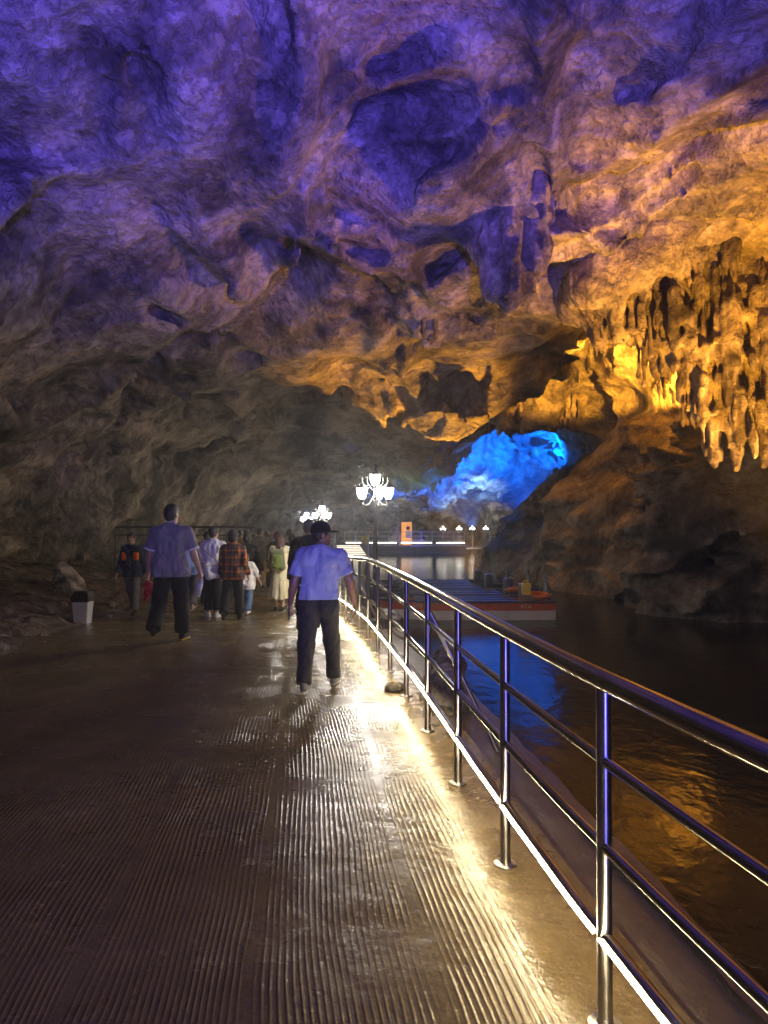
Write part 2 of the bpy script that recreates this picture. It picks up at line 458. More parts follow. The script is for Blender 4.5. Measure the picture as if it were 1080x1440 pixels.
# wet raked concrete
def floor_mat():
    t = NT('wet_raked_concrete')
    uvn = t.n.new('ShaderNodeUVMap'); uvn.uv_map = 'UVMap'; uv = uvn.outputs[0]
    co = t.coord('Object')
    sep = t.n.new('ShaderNodeSeparateXYZ'); t.link(uv, sep.inputs[0])
    u, v = sep.outputs[0], sep.outputs[1]
    mp = t.n.new('ShaderNodeMapping'); mp.inputs['Scale'].default_value = (1.0, 0.22, 1); t.link(uv, mp.inputs[0])
    wob = t.noise(mp.outputs[0], 1.3, 3, 0.5)
    wob2 = t.noise(mp.outputs[0], 5.0, 2, 0.5)
    uw = t.math('ADD', u, t.math('MULTIPLY', t.math('SUBTRACT', wob, 0.5), 0.20))
    uw = t.math('ADD', uw, t.math('MULTIPLY', t.math('SUBTRACT', wob2, 0.5), 0.020))
    # rake passes about 0.7 m wide, each drawn at its own slight angle
    pas = t.math('FLOOR', t.math('DIVIDE', t.math('ADD', uw, 50.0), 0.66))
    wn = t.n.new('ShaderNodeTexWhiteNoise'); wn.noise_dimensions = '1D'; t.link(pas, wn.inputs['W'])
    ang = t.math('MULTIPLY', t.math('SUBTRACT', wn.outputs['Value'], 0.5), 0.035)
    ug = t.math('ADD', uw, t.math('MULTIPLY', v, ang))
    sn = t.math('SINE', t.math('MULTIPLY', ug, 2 * math.pi / 0.027))
    groove = t.math('POWER', t.math('MULTIPLY_ADD', sn, 0.5, 0.5), 2.2)
    frac = t.math('FRACT', t.math('DIVIDE', t.math('ADD', uw, 50.0), 0.66))
    edge = t.math('MULTIPLY', t.math('MULTIPLY', frac, t.math('SUBTRACT', 1.0, frac)), 4.0)
    rmp = t.ramp(edge, [(0.06, (0, 0, 0)), (0.22, (1, 1, 1))])
    worn = t.ramp(t.noise(uv, 1.6, 5, 0.6), [(0.34, (0.05, 0.05, 0.05)), (0.66, (1, 1, 1))])
    gate = t.ramp(u, [(0.0, (1, 1, 1)), (1, (1, 1, 1))])
    near = t.n.new('ShaderNodeMapRange'); near.inputs['From Min'].default_value = -0.10; near.inputs['From Max'].default_value = -0.22
    t.link(u, near.inputs['Value'])
    amp = t.math('MULTIPLY', t.math('MULTIPLY', rmp, worn), near.outputs[0])
    fine = t.noise(co, 55, 5, 0.65)
    lump = t.noise(co, 6, 5, 0.6)
    h = t.math('MULTIPLY', t.math('MULTIPLY', groove, amp), 0.0030)
    h = t.math('ADD', h, t.math('MULTIPLY', fine, 0.0011))
    h = t.math('ADD', h, t.math('MULTIPLY', lump, 0.010))
    t.norm(t.bump(h, 1.0))
    big = t.noise(co, 0.9, 6, 0.62)
    c = t.ramp(big, [(0.3, (0.088, 0.062, 0.029)), (0.5, (0.152, 0.110, 0.050)), (0.7, (0.22, 0.168, 0.080))])
    sp = t.ramp(fine, [(0.3, (0.75, 0.75, 0.75)), (0.6, (1.05, 1.05, 1.05))])
    c = t.mix(0.9, c, sp, 'MULTIPLY')
    gd = t.math('MULTIPLY_ADD', groove, 0.18, 0.86)
    cc = t.n.new('ShaderNodeCombineColor')
    for i in range(3): t.link(gd, cc.inputs[i])
    c = t.mix(amp, c, t.mix(1.0, c, cc.outputs[0], 'MULTIPLY'))
    spots = t.n.new('ShaderNodeTexVoronoi'); spots.inputs['Scale'].default_value = 2.3; t.link(co, spots.inputs['Vector'])
    sm = t.ramp(spots.outputs['Distance'], [(0.0, (1, 1, 1)), (0.035, (0, 0, 0))])
    c = t.mix(t.math('MULTIPLY', sm, 0.6), c, (0.02, 0.018, 0.015))
    t.col(c)
    wet = t.noise(co, 1.4, 5, 0.6)
    t.rough(t.ramp(wet, [(0.34, (0.13, 0.13, 0.13)), (0.58, (0.30, 0.30, 0.30)), (0.75, (0.42, 0.42, 0.42))]))
    t.b.inputs['Specular IOR Level'].default_value = 0.6
    return t.m
M_FLOOR = floor_mat()
M_CONC = plain('wet_concrete_edge', (0.15, 0.12, 0.085), 0.4, var=0.35, scale=5, bump=0.006)
ysf = np.concatenate([np.arange(-8, 16, 0.2), np.arange(16, 52.1, 0.5)])
g_ = lambda y: float(gz(y))
strip('walkway_floor', ysf, lambda y: lx(y) - 0.5, lambda y: fx(y) + 0.30, g_, g_, M_FLOOR, nu=24, uv=True)
# stepped outer edge of the walkway: riser, ledge, kerb, wall to the water
def ledge():
    prof = [(0.30, 0.0), (0.305, -0.07), (0.58, -0.075), (0.585, -0.04), (0.70, -0.045), (0.71, -1.6)]
    V = []; F = []
    for y in ysf:
        for du, dz in prof:
            j = 0.012 * math.sin(y * 5.1 + du * 30) + 0.008 * math.sin(y * 13.7)
            V.append((fx(y) + du + (j if du > 0.3 else 0), y, g_(y) + dz))
    k = len(prof)
    for r in range(len(ysf) - 1):
        for i in range(k - 1):
            F.append((r * k + i, r * k + i + 1, (r + 1) * k + i + 1, (r + 1) * k + i))
    o = mesh_np('walkway_kerb', V, F, M_CONC, smooth=False); tag(o, kind='structure')
ledge()

# rough earth bank between walkway and left wall
def bank():
    ys = np.arange(-8, 46, 0.11); n = 74
    V = np.zeros((len(ys), n, 3), f32)
    t = np.linspace(0, 1, n) ** 1.1
    for r, y in enumerate(ys):
        a = lx(y); b = -12.3
        V[r, :, 0] = a + (b - a) * t; V[r, :, 1] = y
    P = V.reshape(-1, 3)
    d = np.array([lx(y) for y in P[:, 1]]) - P[:, 0]
    base = gz(P[:, 1])
    z = base - 0.06 + 0.16 * np.clip(d, 0, 9) + 0.25 * np.clip(d - 2.6, 0, 9) * 0.5
    q = np.stack([P[:, 0] / 1.1, P[:, 1] / 1.3, np.zeros(len(P))], 1)
    amp = np.clip(d / 0.5, 0, 1)
    z = z + amp * (0.16 * fbm(q, 4) + 0.10 * np.clip(fbm(q * 3.1 + 5, 3, 0.55, True), -0.3, 1)) + 0.03 * fbm(q * 6, 2)
    P[:, 2] = z
    m = rock_mat('bank_earth', (0.05, 0.04, 0.03), (0.13, 0.10, 0.075), (0.24, 0.20, 0.15), s=2.6, rough=0.75, bumpd=0.10)
    F = [(r * n + i, (r + 1) * n + i, (r + 1) * n + i + 1, r * n + i + 1) for r in range(len(ys) - 1) for i in range(n - 1)]
    o = mesh_np('earth_bank_ground', P, F, m); tag(o, kind='structure')
    return P.reshape(len(ys), n, 3)
BANK = bank()
def bank_z(x, y):
    r = int(np.clip((y + 8) / 0.11, 0, len(BANK) - 1)); row = BANK[r]
    return float(np.interp(-x, -row[:, 0], row[:, 2]))

# water
def water_mat():
    t = NT('cave_water'); co = t.coord('Object')
    t.b.inputs['Base Color'].default_value = (0.030, 0.026, 0.014, 1)
    n0 = t.noise(co, 0.35, 3, 0.5)
    t.col(t.ramp(n0, [(0.35, (0.010, 0.008, 0.005)), (0.65, (0.026, 0.021, 0.009))]))
    t.set(Roughness=0.12); t.b.inputs['IOR'].default_value = 1.33; t.b.inputs['Specular IOR Level'].default_value = 0.12
    mp = t.n.new('ShaderNodeMapping'); mp.inputs['Scale'].default_value = (1.0, 0.75, 1); t.link(co, mp.inputs[0])
    a = t.noise(mp.outputs[0], 3.2, 3, 0.5, 0.3); b = t.noise(mp.outputs[0], 11, 3, 0.55, 0.2)
    h = t.math('ADD', t.math('MULTIPLY', a, 0.012), t.math('MULTIPLY', b, 0.0030))
    t.norm(t.bump(h, 1.0))
    return t.m
WZ = -0.9
bm = bmesh.new()
vs = [bm.verts.new(p) for p in ((-12.5, -8.5, WZ), (15.5, -8.5, WZ), (15.5, 91, WZ), (-12.5, 91, WZ))]; bm.faces.new(vs)
tag(mesh_bm('water', bm, water_mat()), kind='structure')
# ------------------------------------------------------------------ materials for built things
def steel_mat(name, c, rough, metal=1.0, aniso=0.0):
    t = NT(name); t.set(Metallic=metal)
    co = t.coord('Object')
    n = t.noise(co, 9, 5, 0.65); n2 = t.noise(t.coord('Object', (120, 120, 3)), 1.0, 3)
    t.col(t.ramp(n, [(0.3, tuple(x * 0.75 for x in c)), (0.7, c)]))
    t.rough(t.math('ADD', t.math('MULTIPLY', n, rough * 0.7), t.math('MULTIPLY', n2, rough * 0.6)))
    if aniso:
        tn = t.n.new('ShaderNodeTangent'); tn.direction_type = 'RADIAL'; tn.axis = 'Z'
        t.link(tn.outputs[0], t.b.inputs['Tangent']); t.b.inputs['Anisotropic'].default_value = aniso; t.b.inputs['Anisotropic Rotation'].default_value = 0.25
    return t.m
M_STEEL = steel_mat('brushed_steel', (0.50, 0.48, 0.46), 0.62, aniso=0.85)
M_RAIL = steel_mat('polished_handrail', (0.42, 0.39, 0.36), 0.22)
M_LED = emit('led_strip_light', (1.0, 0.81, 0.48), 170)
M_BLACK = plain('black_painted_iron', (0.018, 0.018, 0.022), 0.38, var=0.2)
M_WARMW = emit('lantern_glass', (1.0, 0.93, 0.84), 270)
M_WHITE = plain('white_paint', (0.72, 0.71, 0.68), 0.5)

# ------------------------------------------------------------------ railing along the water
def rail_pts(h, y0, y1, du=0.0, step=0.25):
    return [(fx(y) + du, y, g_(y) + h) for y in np.arange(y0, y1 + 0.01, step)]
PY = [-2.2, -1.1, 0.05, 1.2, 2.36, 3.46, 4.53, 5.66, 6.8, 7.93, 9.0, 10.05]
while PY[-1] < 47: PY.append(PY[-1] + 1.1)
Y0, Y1 = -2.2, PY[-1]
rail = empty('railing', (fx(0), 0, 0))
tag(rail, 'long curved stainless steel railing with light strip between the walkway and the water', 'railing')
def rel(pts): return [(p[0] - rail.location.x, p[1], p[2]) for p in pts]
bm = bmesh.new(); add_tube(bm, rel(rail_pts(1.13, Y0, Y1)), 0.036, 16); mesh_bm('handrail', bm, M_RAIL, rail, True, 60)
for h in (0.865, 0.585):
    bm = bmesh.new(); add_tube(bm, rel(rail_pts(h, Y0, Y1)), 0.0185, 12); mesh_bm('middle_rail', bm, M_RAIL, rail, True, 60)
bm = bmesh.new(); add_tube(bm, rel(rail_pts(0.292, Y0, Y1)), 0.021, 12); mesh_bm('bottom_rail', bm, M_RAIL, rail, True, 60)
# light strip in short runs clipped under the walkway side of the bottom rail
bm = bmesh.new()
for a, b in zip(PY[:-1], PY[1:]):
    for s0, s1 in ((0.02, 0.49), (0.51, 0.98)):
        ys = np.linspace(a + (b - a) * s0, a + (b - a) * s1, 4)
        add_tube(bm, rel([(fx(y) - 0.0275, y, g_(y) + 0.290 + 0.002 * math.sin(y * 9)) for y in ys]), 0.0052, 6)
mesh_bm('light_strip', bm, M_LED, rail, True, 60)
for y in PY:
    bm = bmesh.new()
    add_lathe(bm, [(0.0245, 0.006), (0.0245, 1.112)], (0, 0, 0), 18)
    p = mesh_bm('post', bm, M_STEEL, rail, True, 60); p.location = (fx(y) - rail.location.x, y, g_(y))
    bm = bmesh.new()
    add_lathe(bm, [(0.056, 0.0), (0.056, 0.007), (0.050, 0.011), (0.028, 0.013), (0.026, 0.03), (0.0245, 0.03)], (0, 0, 0), 20)
    mesh_bm('base_flange', bm, M_STEEL, p, True, 40)
for y in (5.66, 12.25, 18.85):
    bm = bmesh.new()
    add_tube(bm, [(fx(y) - rail.location.x + 0.02, y + 0.02, g_(y) + 0.94), (fx(y - .35) - rail.location.x + 0.47, y - 0.30, g_(y) - 0.07)], 0.020, 12)
    mesh_bm('brace', bm, M_STEEL, rail, True, 60)

# ------------------------------------------------------------------ street lamps
def lantern(parent, loc, glass):
    """Flared glass lantern with a pitched cap; loc is the centre of its foot."""
    bm = bmesh.new()
    add_lathe(bm, [(0.030, 0.0), (0.050, 0.018), (0.072, 0.06), (0.088, 0.12), (0.093, 0.18), (0.093, 0.19)], (0, 0, 0), 12)
    g = mesh_bm('lantern', bm, glass, parent, True, 30); g.location = loc
    bm = bmesh.new()
    add_lathe(bm, [(0.118, 0.192), (0.120, 0.200), (0.085, 0.232), (0.045, 0.272), (0.020, 0.292), (0.012, 0.33), (0.020, 0.345), (0.006, 0.40)], (0, 0, 0), 12)
    mesh_bm('cap', bm, M_BLACK, g, True, 30)
    bm = bmesh.new()
    for k in range(6):
        a = k * math.pi / 3
        add_tube(bm, [(r * math.cos(a), r * math.sin(a), z) for r, z in ((0.033, 0.0), (0.053, 0.018), (0.075, 0.06), (0.091, 0.12), (0.097, 0.19))], 0.0035, 5)
    add_lathe(bm, [(0.034, -0.05), (0.040, -0.02), (0.046, 0.0), (0.034, 0.002)], (0, 0, 0), 12)
    mesh_bm('cage', bm, M_BLACK, g, True, 40)
M_PIPEG = plain('grey_painted_scroll', (0.07, 0.07, 0.07), 0.5)
M_WARMW2 = emit('far_lantern_glass', (1.0, 0.93, 0.84), 14)
def make_lamp(glass):
    root = empty('street_lamp')
    bm = bmesh.new()
    add_lathe(bm, [(0.15, 0), (0.15, 0.05), (0.11, 0.09), (0.085, 0.30), (0.10, 0.33), (0.075, 0.36), (0.055, 0.5)], (0, 0, 0), 20)
    mesh_bm('base', bm, M_BLACK, root, True, 35)
    bm = bmesh.new()
    add_lathe(bm, [(0.050, 0.45), (0.044, 1.5), (0.052, 1.52), (0.052, 1.56), (0.040, 1.58), (0.034, 2.25), (0.05, 2.27), (0.045, 2.31), (0.028, 2.33), (0.028, 2.44), (0.05, 2.46)], (0, 0, 0), 18)
    mesh_bm('pole', bm, M_BLACK, root, True, 35)
    lantern(root, (0, 0, 2.50), glass)
    for a in (R(188), R(-15), R(75)):
        ca, sa = math.cos(a), math.sin(a)
        bm = bmesh.new()
        P = [(0.03, 2.30), (0.10, 2.17), (0.17, 2.13), (0.225, 2.155), (0.245, 2.22)]
        add_tube(bm, [(r * ca, r * sa, z) for r, z in P], 0.010, 8)
        P = [(0.03, 2.40), (0.09, 2.47), (0.14, 2.53), (0.155, 2.60), (0.135, 2.65)]
        add_tube(bm, [(r * ca, r * sa, z) for r, z in P], [0.008, 0.008, 0.007, 0.006, 0.003], 8)
        mesh_bm('arm', bm, M_PIPEG, root, True, 60)
        lantern(root, (0.245 * ca, 0.245 * sa, 2.255), glass)
    return root
lamp = make_lamp(M_WARMW)
tag(lamp, 'nearest black street lamp with four glowing lanterns, beside the bend in the railing', 'street lamp', 'street lamps along the walkway')
lamp.location = (-0.16, 13.0, -0.17)
def put_lamp(x, y, z, label, group, s=1.0):
    o = copy_tree(lamp); o.location = (x, y, z); o['label'] = label; o['group'] = group; o.scale = (s, s, s); return o
put_lamp(-2.26, 26, -0.45, 'middle street lamp of the walkway row, rising behind the man in the black cap', 'street lamps along the walkway').rotation_euler.z = R(0)
put_lamp(-4.25, 39, -0.52, 'farthest street lamp of the walkway row, half hidden by the grey haired head', 'street lamps along the walkway').rotation_euler.z = R(25)

# ------------------------------------------------------------------ moored boats
M_NAVY = plain('navy_boat_paint', (0.020, 0.028, 0.075), 0.32, var=0.3, scale=6)
M_RED = plain('red_boat_paint', (0.36, 0.055, 0.025), 0.45, var=0.25, scale=5)
M_BWHITE = plain('white_boat_paint', (0.50, 0.45, 0.44), 0.5, var=0.2, scale=4)
M_RUBBER = plain('dark_rubber', (0.02, 0.02, 0.02), 0.7)
M_ENG = plain('grey_blue_engine_cover', (0.13, 0.19, 0.25), 0.35)
M_ORANGE = plain('orange_buoy', (0.55, 0.12, 0.02), 0.55, var=0.2, scale=10)
M_PALEMARK = plain('faded_pale_lettering', (0.60, 0.42, 0.36), 0.6, var=0.4, scale=30)
def boat_outline(n=40):
    """Half-breadth along the boat: pointed at the bow (x=0), square at the stern (x=L)."""
    return [(t, min(1.0, (t / 0.28) ** 0.6) if t < 0.28 else 1.0 - 0.06 * max(0, (t - 0.8) / 0.2)) for t in np.linspace(0.0, 1, n)]
def hull_band(bm, L, B, z0, z1, f0, f1):
    """Outer skin between two heights with flare factors, plus a thin inside skin."""
    o = boat_outline()
    for side in (-1, 1):
        prev = None
        for t, w in o:
            w = max(w, 0.02)
            a = bm.verts.new((t * L, side * B * w * f0, z0)); b = bm.verts.new((t * L, side * B * w * f1, z1))
            if prev: bm.faces.new((prev[0], a, b, prev[1]))
            prev = (a, b)
    t, w = o[-1]
    q = [bm.verts.new(p) for p in ((L, -B * w * f0, z0), (L, B * w * f0, z0), (L, B * w * f1, z1), (L, -B * w * f1, z1))]
    bm.faces.new(q)
def make_boat(stripe, L=4.65, B=0.82):
    root = empty('boat')
    bm = bmesh.new(); hull_band(bm, L, B, -0.25, 0.25, 0.86, 0.98); mesh_bm('hull', bm, M_BWHITE if stripe is M_RED else M_NAVY, root, True, 30)
    bm = bmesh.new(); hull_band(bm, L, B, 0.25, 0.46, 0.985, 1.0); mesh_bm('stripe', bm, stripe, root, True, 30)
    # gunwale: a tube round the outline
    o = boat_outline()
    loop = [(t * L, -B * max(w, .02), 0.475) for t, w in o] + [(t * L, B * max(w, .02), 0.475) for t, w in o[::-1]]
    bm = bmesh.new(); add_tube(bm, loop, 0.035, 8); mesh_bm('gunwale', bm, M_NAVY, root, True, 60)
    bm = bmesh.new()
    prev = None
    for t, w in o:
        a = bm.verts.new((t * L, -B * max(w, .02) * 0.97, 0.34)); b = bm.verts.new((t * L, B * max(w, .02) * 0.97, 0.34))
        if prev: bm.faces.new((prev[0], a, b, prev[1]))
        prev = (a, b)
    mesh_bm('deck', bm, M_NAVY, root, True, 30)
    for sy in (-0.42, 0.0, 0.42):
        bm = bmesh.new(); add_box(bm, (L * 0.50, sy * B * 1.5, 0.47), (L * 0.58, 0.26, 0.05), None, 0.012)
        for fxx in (0.25, 0.5, 0.75): add_box(bm, (L * fxx, sy * B * 1.5, 0.395), (0.05, 0.20, 0.10))
        mesh_bm('bench', bm, M_NAVY, root, True, 30)
    bm = bmesh.new(); add_box(bm, (L * 0.845, -0.10, 0.62), (0.22, 0.46, 0.56), None, 0.03)
    c = mesh_bm('console', bm, M_NAVY, root, True, 30)
    bm = bmesh.new(); add_lathe(bm, [(0.012, 0), (0.012, 0.02)], (0, 0, 0), 6)
    bm2 = bmesh.new(); add_tube(bm2, [(0.16 * math.cos(a), 0.16 * math.sin(a), 0) for a in np.linspace(0, 6.283, 20)], 0.014, 6)
    bm.free(); add_tube(bm2, [(0, 0, -0.10), (0, 0, 0.0)], 0.018, 8)
    for a in (0, 2.09, 4.19): add_tube(bm2, [(0, 0, 0), (0.16 * math.cos(a), 0.16 * math.sin(a), 0)], 0.008, 6)
    w = mesh_bm('steering_wheel', bm2, M_RUBBER, c, True, 60); w.location = (L * 0.845 + 0.03, -0.10, 1.0); w.rotation_euler = (0, R(20), 0)
    # outboard engine on the stern
    bm = bmesh.new()
    pr = [(0.075, 0.30), (0.095, 0.38), (0.09, 0.46), (0.05, 0.52), (0.045, 0.74), (0.04, 0.80), (0.015, 0.81)]
    add_lathe(bm, pr, (0, 0, 0), 14)
    for v in bm.verts: v.co.y *= 0.75
    add_box(bm, (0.02, 0, 0.10), (0.10, 0.06, 0.60), None, 0.01)
    e = mesh_bm('outboard_engine', bm, M_ENG, root, True, 35); e.location = (L + 0.02, 0.22, 0.22); e.rotation_euler = (0, R(-6), 0); e.scale = (1, 1, 1.15)
    return root
boat = make_boat(M_RED); boat2 = make_boat(M_NAVY)
tag(boat, 'nearest moored boat with a red stripe over its white side', 'boat', 'passenger boats moored side by side')
boat.location = (-0.15, 19.4, WZ)
for x, y, s, lab in ((-0.25, 21.25, 1, 'second moored boat, navy decked, directly behind the red striped one'),
                  (-0.45, 23.05, 0.97, 'third moored boat, navy decked, between two others in the row'),
                  (-0.5, 24.8, 0.95, 'farthest moored boat of the row, next to the open grey water')):
    b = boat2 if 'second' in lab else copy_tree(boat2); b.location = (x, y, WZ); b.scale = (s, 1, 1); tag(b, lab, 'boat', 'passenger boats moored side by side')
# faded marks on the red stripe of the nearest boat
def text_mesh(name, s, size, mat, parent, loc, rot, ext=0.002):
    cu = bpy.data.curves.new(name, 'FONT'); cu.body = s; cu.size = size; cu.extrude = ext; cu.align_x = 'CENTER'; cu.align_y = 'CENTER'
    tmp = bpy.data.objects.new(name, cu); COL.objects.link(tmp)
    dg = bpy.context.evaluated_depsgraph_get(); me = bpy.data.meshes.new_from_object(tmp.evaluated_get(dg))
    bpy.data.objects.remove(tmp); me.materials.clear(); me.materials.append(mat)
    o = link(bpy.data.objects.new(name, me), parent); o.location = loc; o.rotation_euler = rot; return o
text_mesh('lettering', 'ATA', 0.15, M_PALEMARK, boat, (3.85, -0.8245, 0.36), (R(90), 0, 0))
text_mesh('lettering', '\u25cf KTV', 0.13, M_PALEMARK, boat, (0.95, -0.795, 0.36), (R(90), 0, R(-2)))

def lifebuoy(loc, label, rot):
    bm = bmesh.new(); n, m = 32, 12
    vv = [[bm.verts.new(((0.27 + 0.085 * math.cos(b)) * math.cos(a), (0.27 + 0.085 * math.cos(b)) * math.sin(a), 0.075 * math.sin(b)))
           for b in np.linspace(0, 2 * math.pi, m, endpoint=False)] for a in np.linspace(0, 2 * math.pi, n, endpoint=False)]
    for i in range(n):
        for j in range(m):
            bm.faces.new((vv[i][j], vv[(i + 1) % n][j], vv[(i + 1) % n][(j + 1) % m], vv[i][(j + 1) % m]))
    root = mesh_bm('lifebuoy', bm, M_ORANGE, None, True, 60); root.location = loc; root.rotation_euler = rot
    tag(root, label, 'lifebuoy', 'orange lifebuoys on the boats')
    bm = bmesh.new()
    for k in range(4):
        a0 = k * math.pi / 2 + 0.3
        add_tube(bm, [(r * math.cos(a0 + d), r * math.sin(a0 + d), 0.02) for d, r in ((0, 0.355), (0.35, 0.39), (0.8, 0.40), (1.2, 0.39), (1.57, 0.355))], 0.008, 5)
    mesh_bm('grab_rope', bm, M_PALEMARK, root, True, 60)
lifebuoy((4.12, 19.25, WZ + 0.585), 'larger looking orange lifebuoy lying on the stern of the nearest boat', (R(4), R(-3), 0.3))
lifebuoy((3.90, 20.75, WZ + 0.60), 'orange lifebuoy half hidden behind the yellow jerrycan, on the second boat', (R(-6), R(5), 0.9))
# yellow jerrycan
M_YEL = plain('yellow_plastic', (0.62, 0.42, 0.05), 0.45, var=0.12, scale=8)
M_BLUEP = plain('blue_plastic', (0.03, 0.05, 0.32), 0.4)
can = empty('jerrycan', (3.78, 18.95, WZ + 0.63)); tag(can, 'yellow plastic jerrycan standing near the stern of the nearest boat', 'jerrycan')
bm = bmesh.new(); add_box(bm, (0, 0, 0.16), (0.24, 0.15, 0.32), None, 0.035); mesh_bm('body', bm, M_YEL, can, True, 30)
bm = bmesh.new(); add_tube(bm, [(-0.08, 0, 0.31), (-0.07, 0, 0.37), (0.0, 0, 0.385), (0.05, 0, 0.37), (0.06, 0, 0.31)], 0.017, 8); mesh_bm('handle', bm, M_YEL, can, True, 60)
bm = bmesh.new(); add_lathe(bm, [(0.026, 0.30), (0.026, 0.355), (0.020, 0.36)], (0.088, 0, 0), 12); mesh_bm('cap', bm, M_RUBBER, can, True, 40)
bm = bmesh.new(); add_box(bm, (3.78, 18.95, WZ + 0.49), (0.34, 0.28, 0.268), None, 0.02)
cr = mesh_bm('crate', bm, plain('brown_crate', (0.13, 0.08, 0.05), 0.7), None, True, 30); tag(cr, 'small brown crate under the yellow jerrycan', 'crate')
bk = empty('bucket', (4.18, 20.0, WZ + 0.34)); tag(bk, 'dark blue plastic bucket behind the larger lifebuoy, beside the engine', 'bucket')
bm = bmesh.new(); add_lathe(bm, [(0.15, 0), (0.20, 0.36), (0.215, 0.365), (0.215, 0.385), (0.195, 0.385), (0.145, 0.02)], (0, 0, 0), 20); mesh_bm('body', bm, M_BLUEP, bk, True, 40)
bm = bmesh.new(); add_tube(bm, [(0.21 * math.cos(a), 0.03, 0.37 + 0.16 * math.sin(a)) for a in np.linspace(0, math.pi, 12)], 0.006, 6); mesh_bm('handle', bm, M_RUBBER, bk, True, 60)

# ------------------------------------------------------------------ far viewing deck, stairs and lamps
DY, DZ = 58.0, -0.20
M_DECK = plain('deck_concrete', (0.22, 0.20, 0.17), 0.6, var=0.25, scale=3)
M_PIPE = plain('white_deck_pipe', (0.62, 0.60, 0.54), 0.4)
M_LED2 = emit('deck_light_strip', (1.0, 0.88, 0.66), 9)
M_LED3 = emit('step_light_strip', (1.0, 0.88, 0.66), 2.6)
bm = bmesh.new(); add_box(bm, (0.6, DY + 4, DZ - 0.09), (12.6, 8, 0.18), None, 0.03); add_box(bm, (0.6, DY + 4.1, DZ - 0.85), (12.3, 7.6, 1.34))
deck = mesh_bm('viewing_deck', bm, M_DECK); tag(deck, 'low concrete viewing deck across the far end of the water', 'deck')
dr = empty('deck_railing', (0, DY + 0.15, DZ)); tag(dr, 'white pipe railing with a light strip along the far deck edge', 'railing')
for h in (0.40, 0.75, 1.1):
    bm = bmesh.new(); add_tube(bm, [(-3.2, 0, h), (2.0, 0, h), (6.6, 0, h)], 0.024, 8); mesh_bm('rail', bm, M_PIPE, dr, True, 60)
for x in np.linspace(-3.2, 6.6, 12):
    bm = bmesh.new(); add_lathe(bm, [(0.03, 0), (0.03, 1.12)], (x, 0, 0), 8); mesh_bm('post', bm, M_PIPE, dr, True, 60)
bm = bmesh.new()
for a, b in ((-3.1, -1.5), (-1.2, 1.0), (1.4, 3.9), (4.3, 6.6)): add_box(bm, ((a + b) / 2, 0.12, 0.20), (b - a, 0.05, 0.085))
mesh_bm('light_strip', bm, M_LED2, dr)
st = empty('stairs', (-2.6, DY - 0.02, WZ)); tag(st, 'flight of stairs with brightly lit step edges leading up to the far deck', 'stairs')
for k in range(6):
    bm = bmesh.new(); add_box(bm, (0, -0.2 - 0.36 * (5 - k), 0.06 + 0.06 * k), (2.6, 0.36, 0.13 + 0.12 * k)); s_ = mesh_bm('step', bm, M_DECK, st)
    bm = bmesh.new(); add_box(bm, (-0.1 * k + .2, -0.395 - 0.36 * (5 - k), 0.075 + 0.12 * k), (1.9, 0.025, 0.05)); mesh_bm('step_light', bm, M_LED3, s_)
for sx in (-1.35, 1.35):
    bm = bmesh.new()
    for h in (0.5, 0.95): add_tube(bm, [(sx, -2.3, h), (sx, -0.1, h + 0.72)], 0.022, 8)
    for yy in (-2.25, -1.2, -0.15): add_tube(bm, [(sx, yy, 0), (sx, yy, 0.95 + 0.72 * (yy + 2.3) / 2.2)], 0.025, 8)
    mesh_bm('handrail', bm, M_PIPE, st, True, 60)
far_lamp = make_lamp(M_WARMW2)
for i, (px, yy, lab) in enumerate(((623, 67.2, 'leftmost of the four small far lamps shining over the deck railing'),
                        (645.5, 68.6, 'second small far lamp from the left, over the middle of the deck lights'),
                        (664, 70, 'third small far lamp from the left, above the end of the deck lights'),
                        (683, 71.5, 'rightmost of the four small far lamps, by the thin mast'))):
    o = far_lamp if i == 0 else copy_tree(far_lamp)
    o.location = ((px - 540) / 1000 * yy, yy, -0.84); o.scale = (0.8, 0.8, 0.8); tag(o, lab, 'street lamp', 'small lamps beyond the far deck')
# far bank behind the deck
bm = bmesh.new(); add_box(bm, (1.0, 78.9, -1.44), (24, 25, 1.2)); tag(mesh_bm('far_path', bm, M_DECK), kind='structure')

# orange lit pillar board and other display pieces on the deck
M_ORB = emit('orange_lit_panel', (1.0, 0.36, 0.05), 0.9, (0.8, 0.35, 0.06))
bd = empty('display_board', (1.88, DY + 1.2, DZ)); tag(bd, 'tall orange lit display board with a dark disc, standing on the far deck', 'display board')
bm = bmesh.new(); add_box(bm, (0, 0, 0.95), (0.86, 0.10, 1.9), None, 0.02); mesh_bm('panel', bm, M_ORB, bd, True, 30)
bm = bmesh.new(); add_lathe(bm, [(0.17, -0.012), (0.17, 0.012)], (0, 0, 0), 20); d_ = mesh_bm('disc', bm, M_BLACK, bd, True, 30); d_.location = (0.12, -0.062, 1.40); d_.rotation_euler = (R(90), 0, 0)
bm = bmesh.new(); add_box(bm, (0.17, -0.058, 0.85), (0.46, 0.03, 0.62), None, 0.012); mesh_bm('pale_plate', bm, plain('pale_plate', (0.55, 0.50, 0.36), 0.5), bd, True, 30)
for x in (-0.35, 0.35):
    bm = bmesh.new(); add_box(bm, (x, 0.12, 0.03), (0.06, 0.5, 0.06)); mesh_bm('foot', bm, M_BLACK, bd)
sg = empty('warning_sign', (-1.56, DY + 0.09, DZ + 0.12)); tag(sg, 'yellow square warning sign hung on the deck railing beside the stairs', 'sign')
bm = bmesh.new(); add_box(bm, (0, -0.02, 0.34), (0.62, 0.02, 0.62), None, 0.006); mesh_bm('board', bm, plain('yellow_sign', (0.75, 0.55, 0.04), 0.5), sg, True, 30)
bm = bmesh.new()
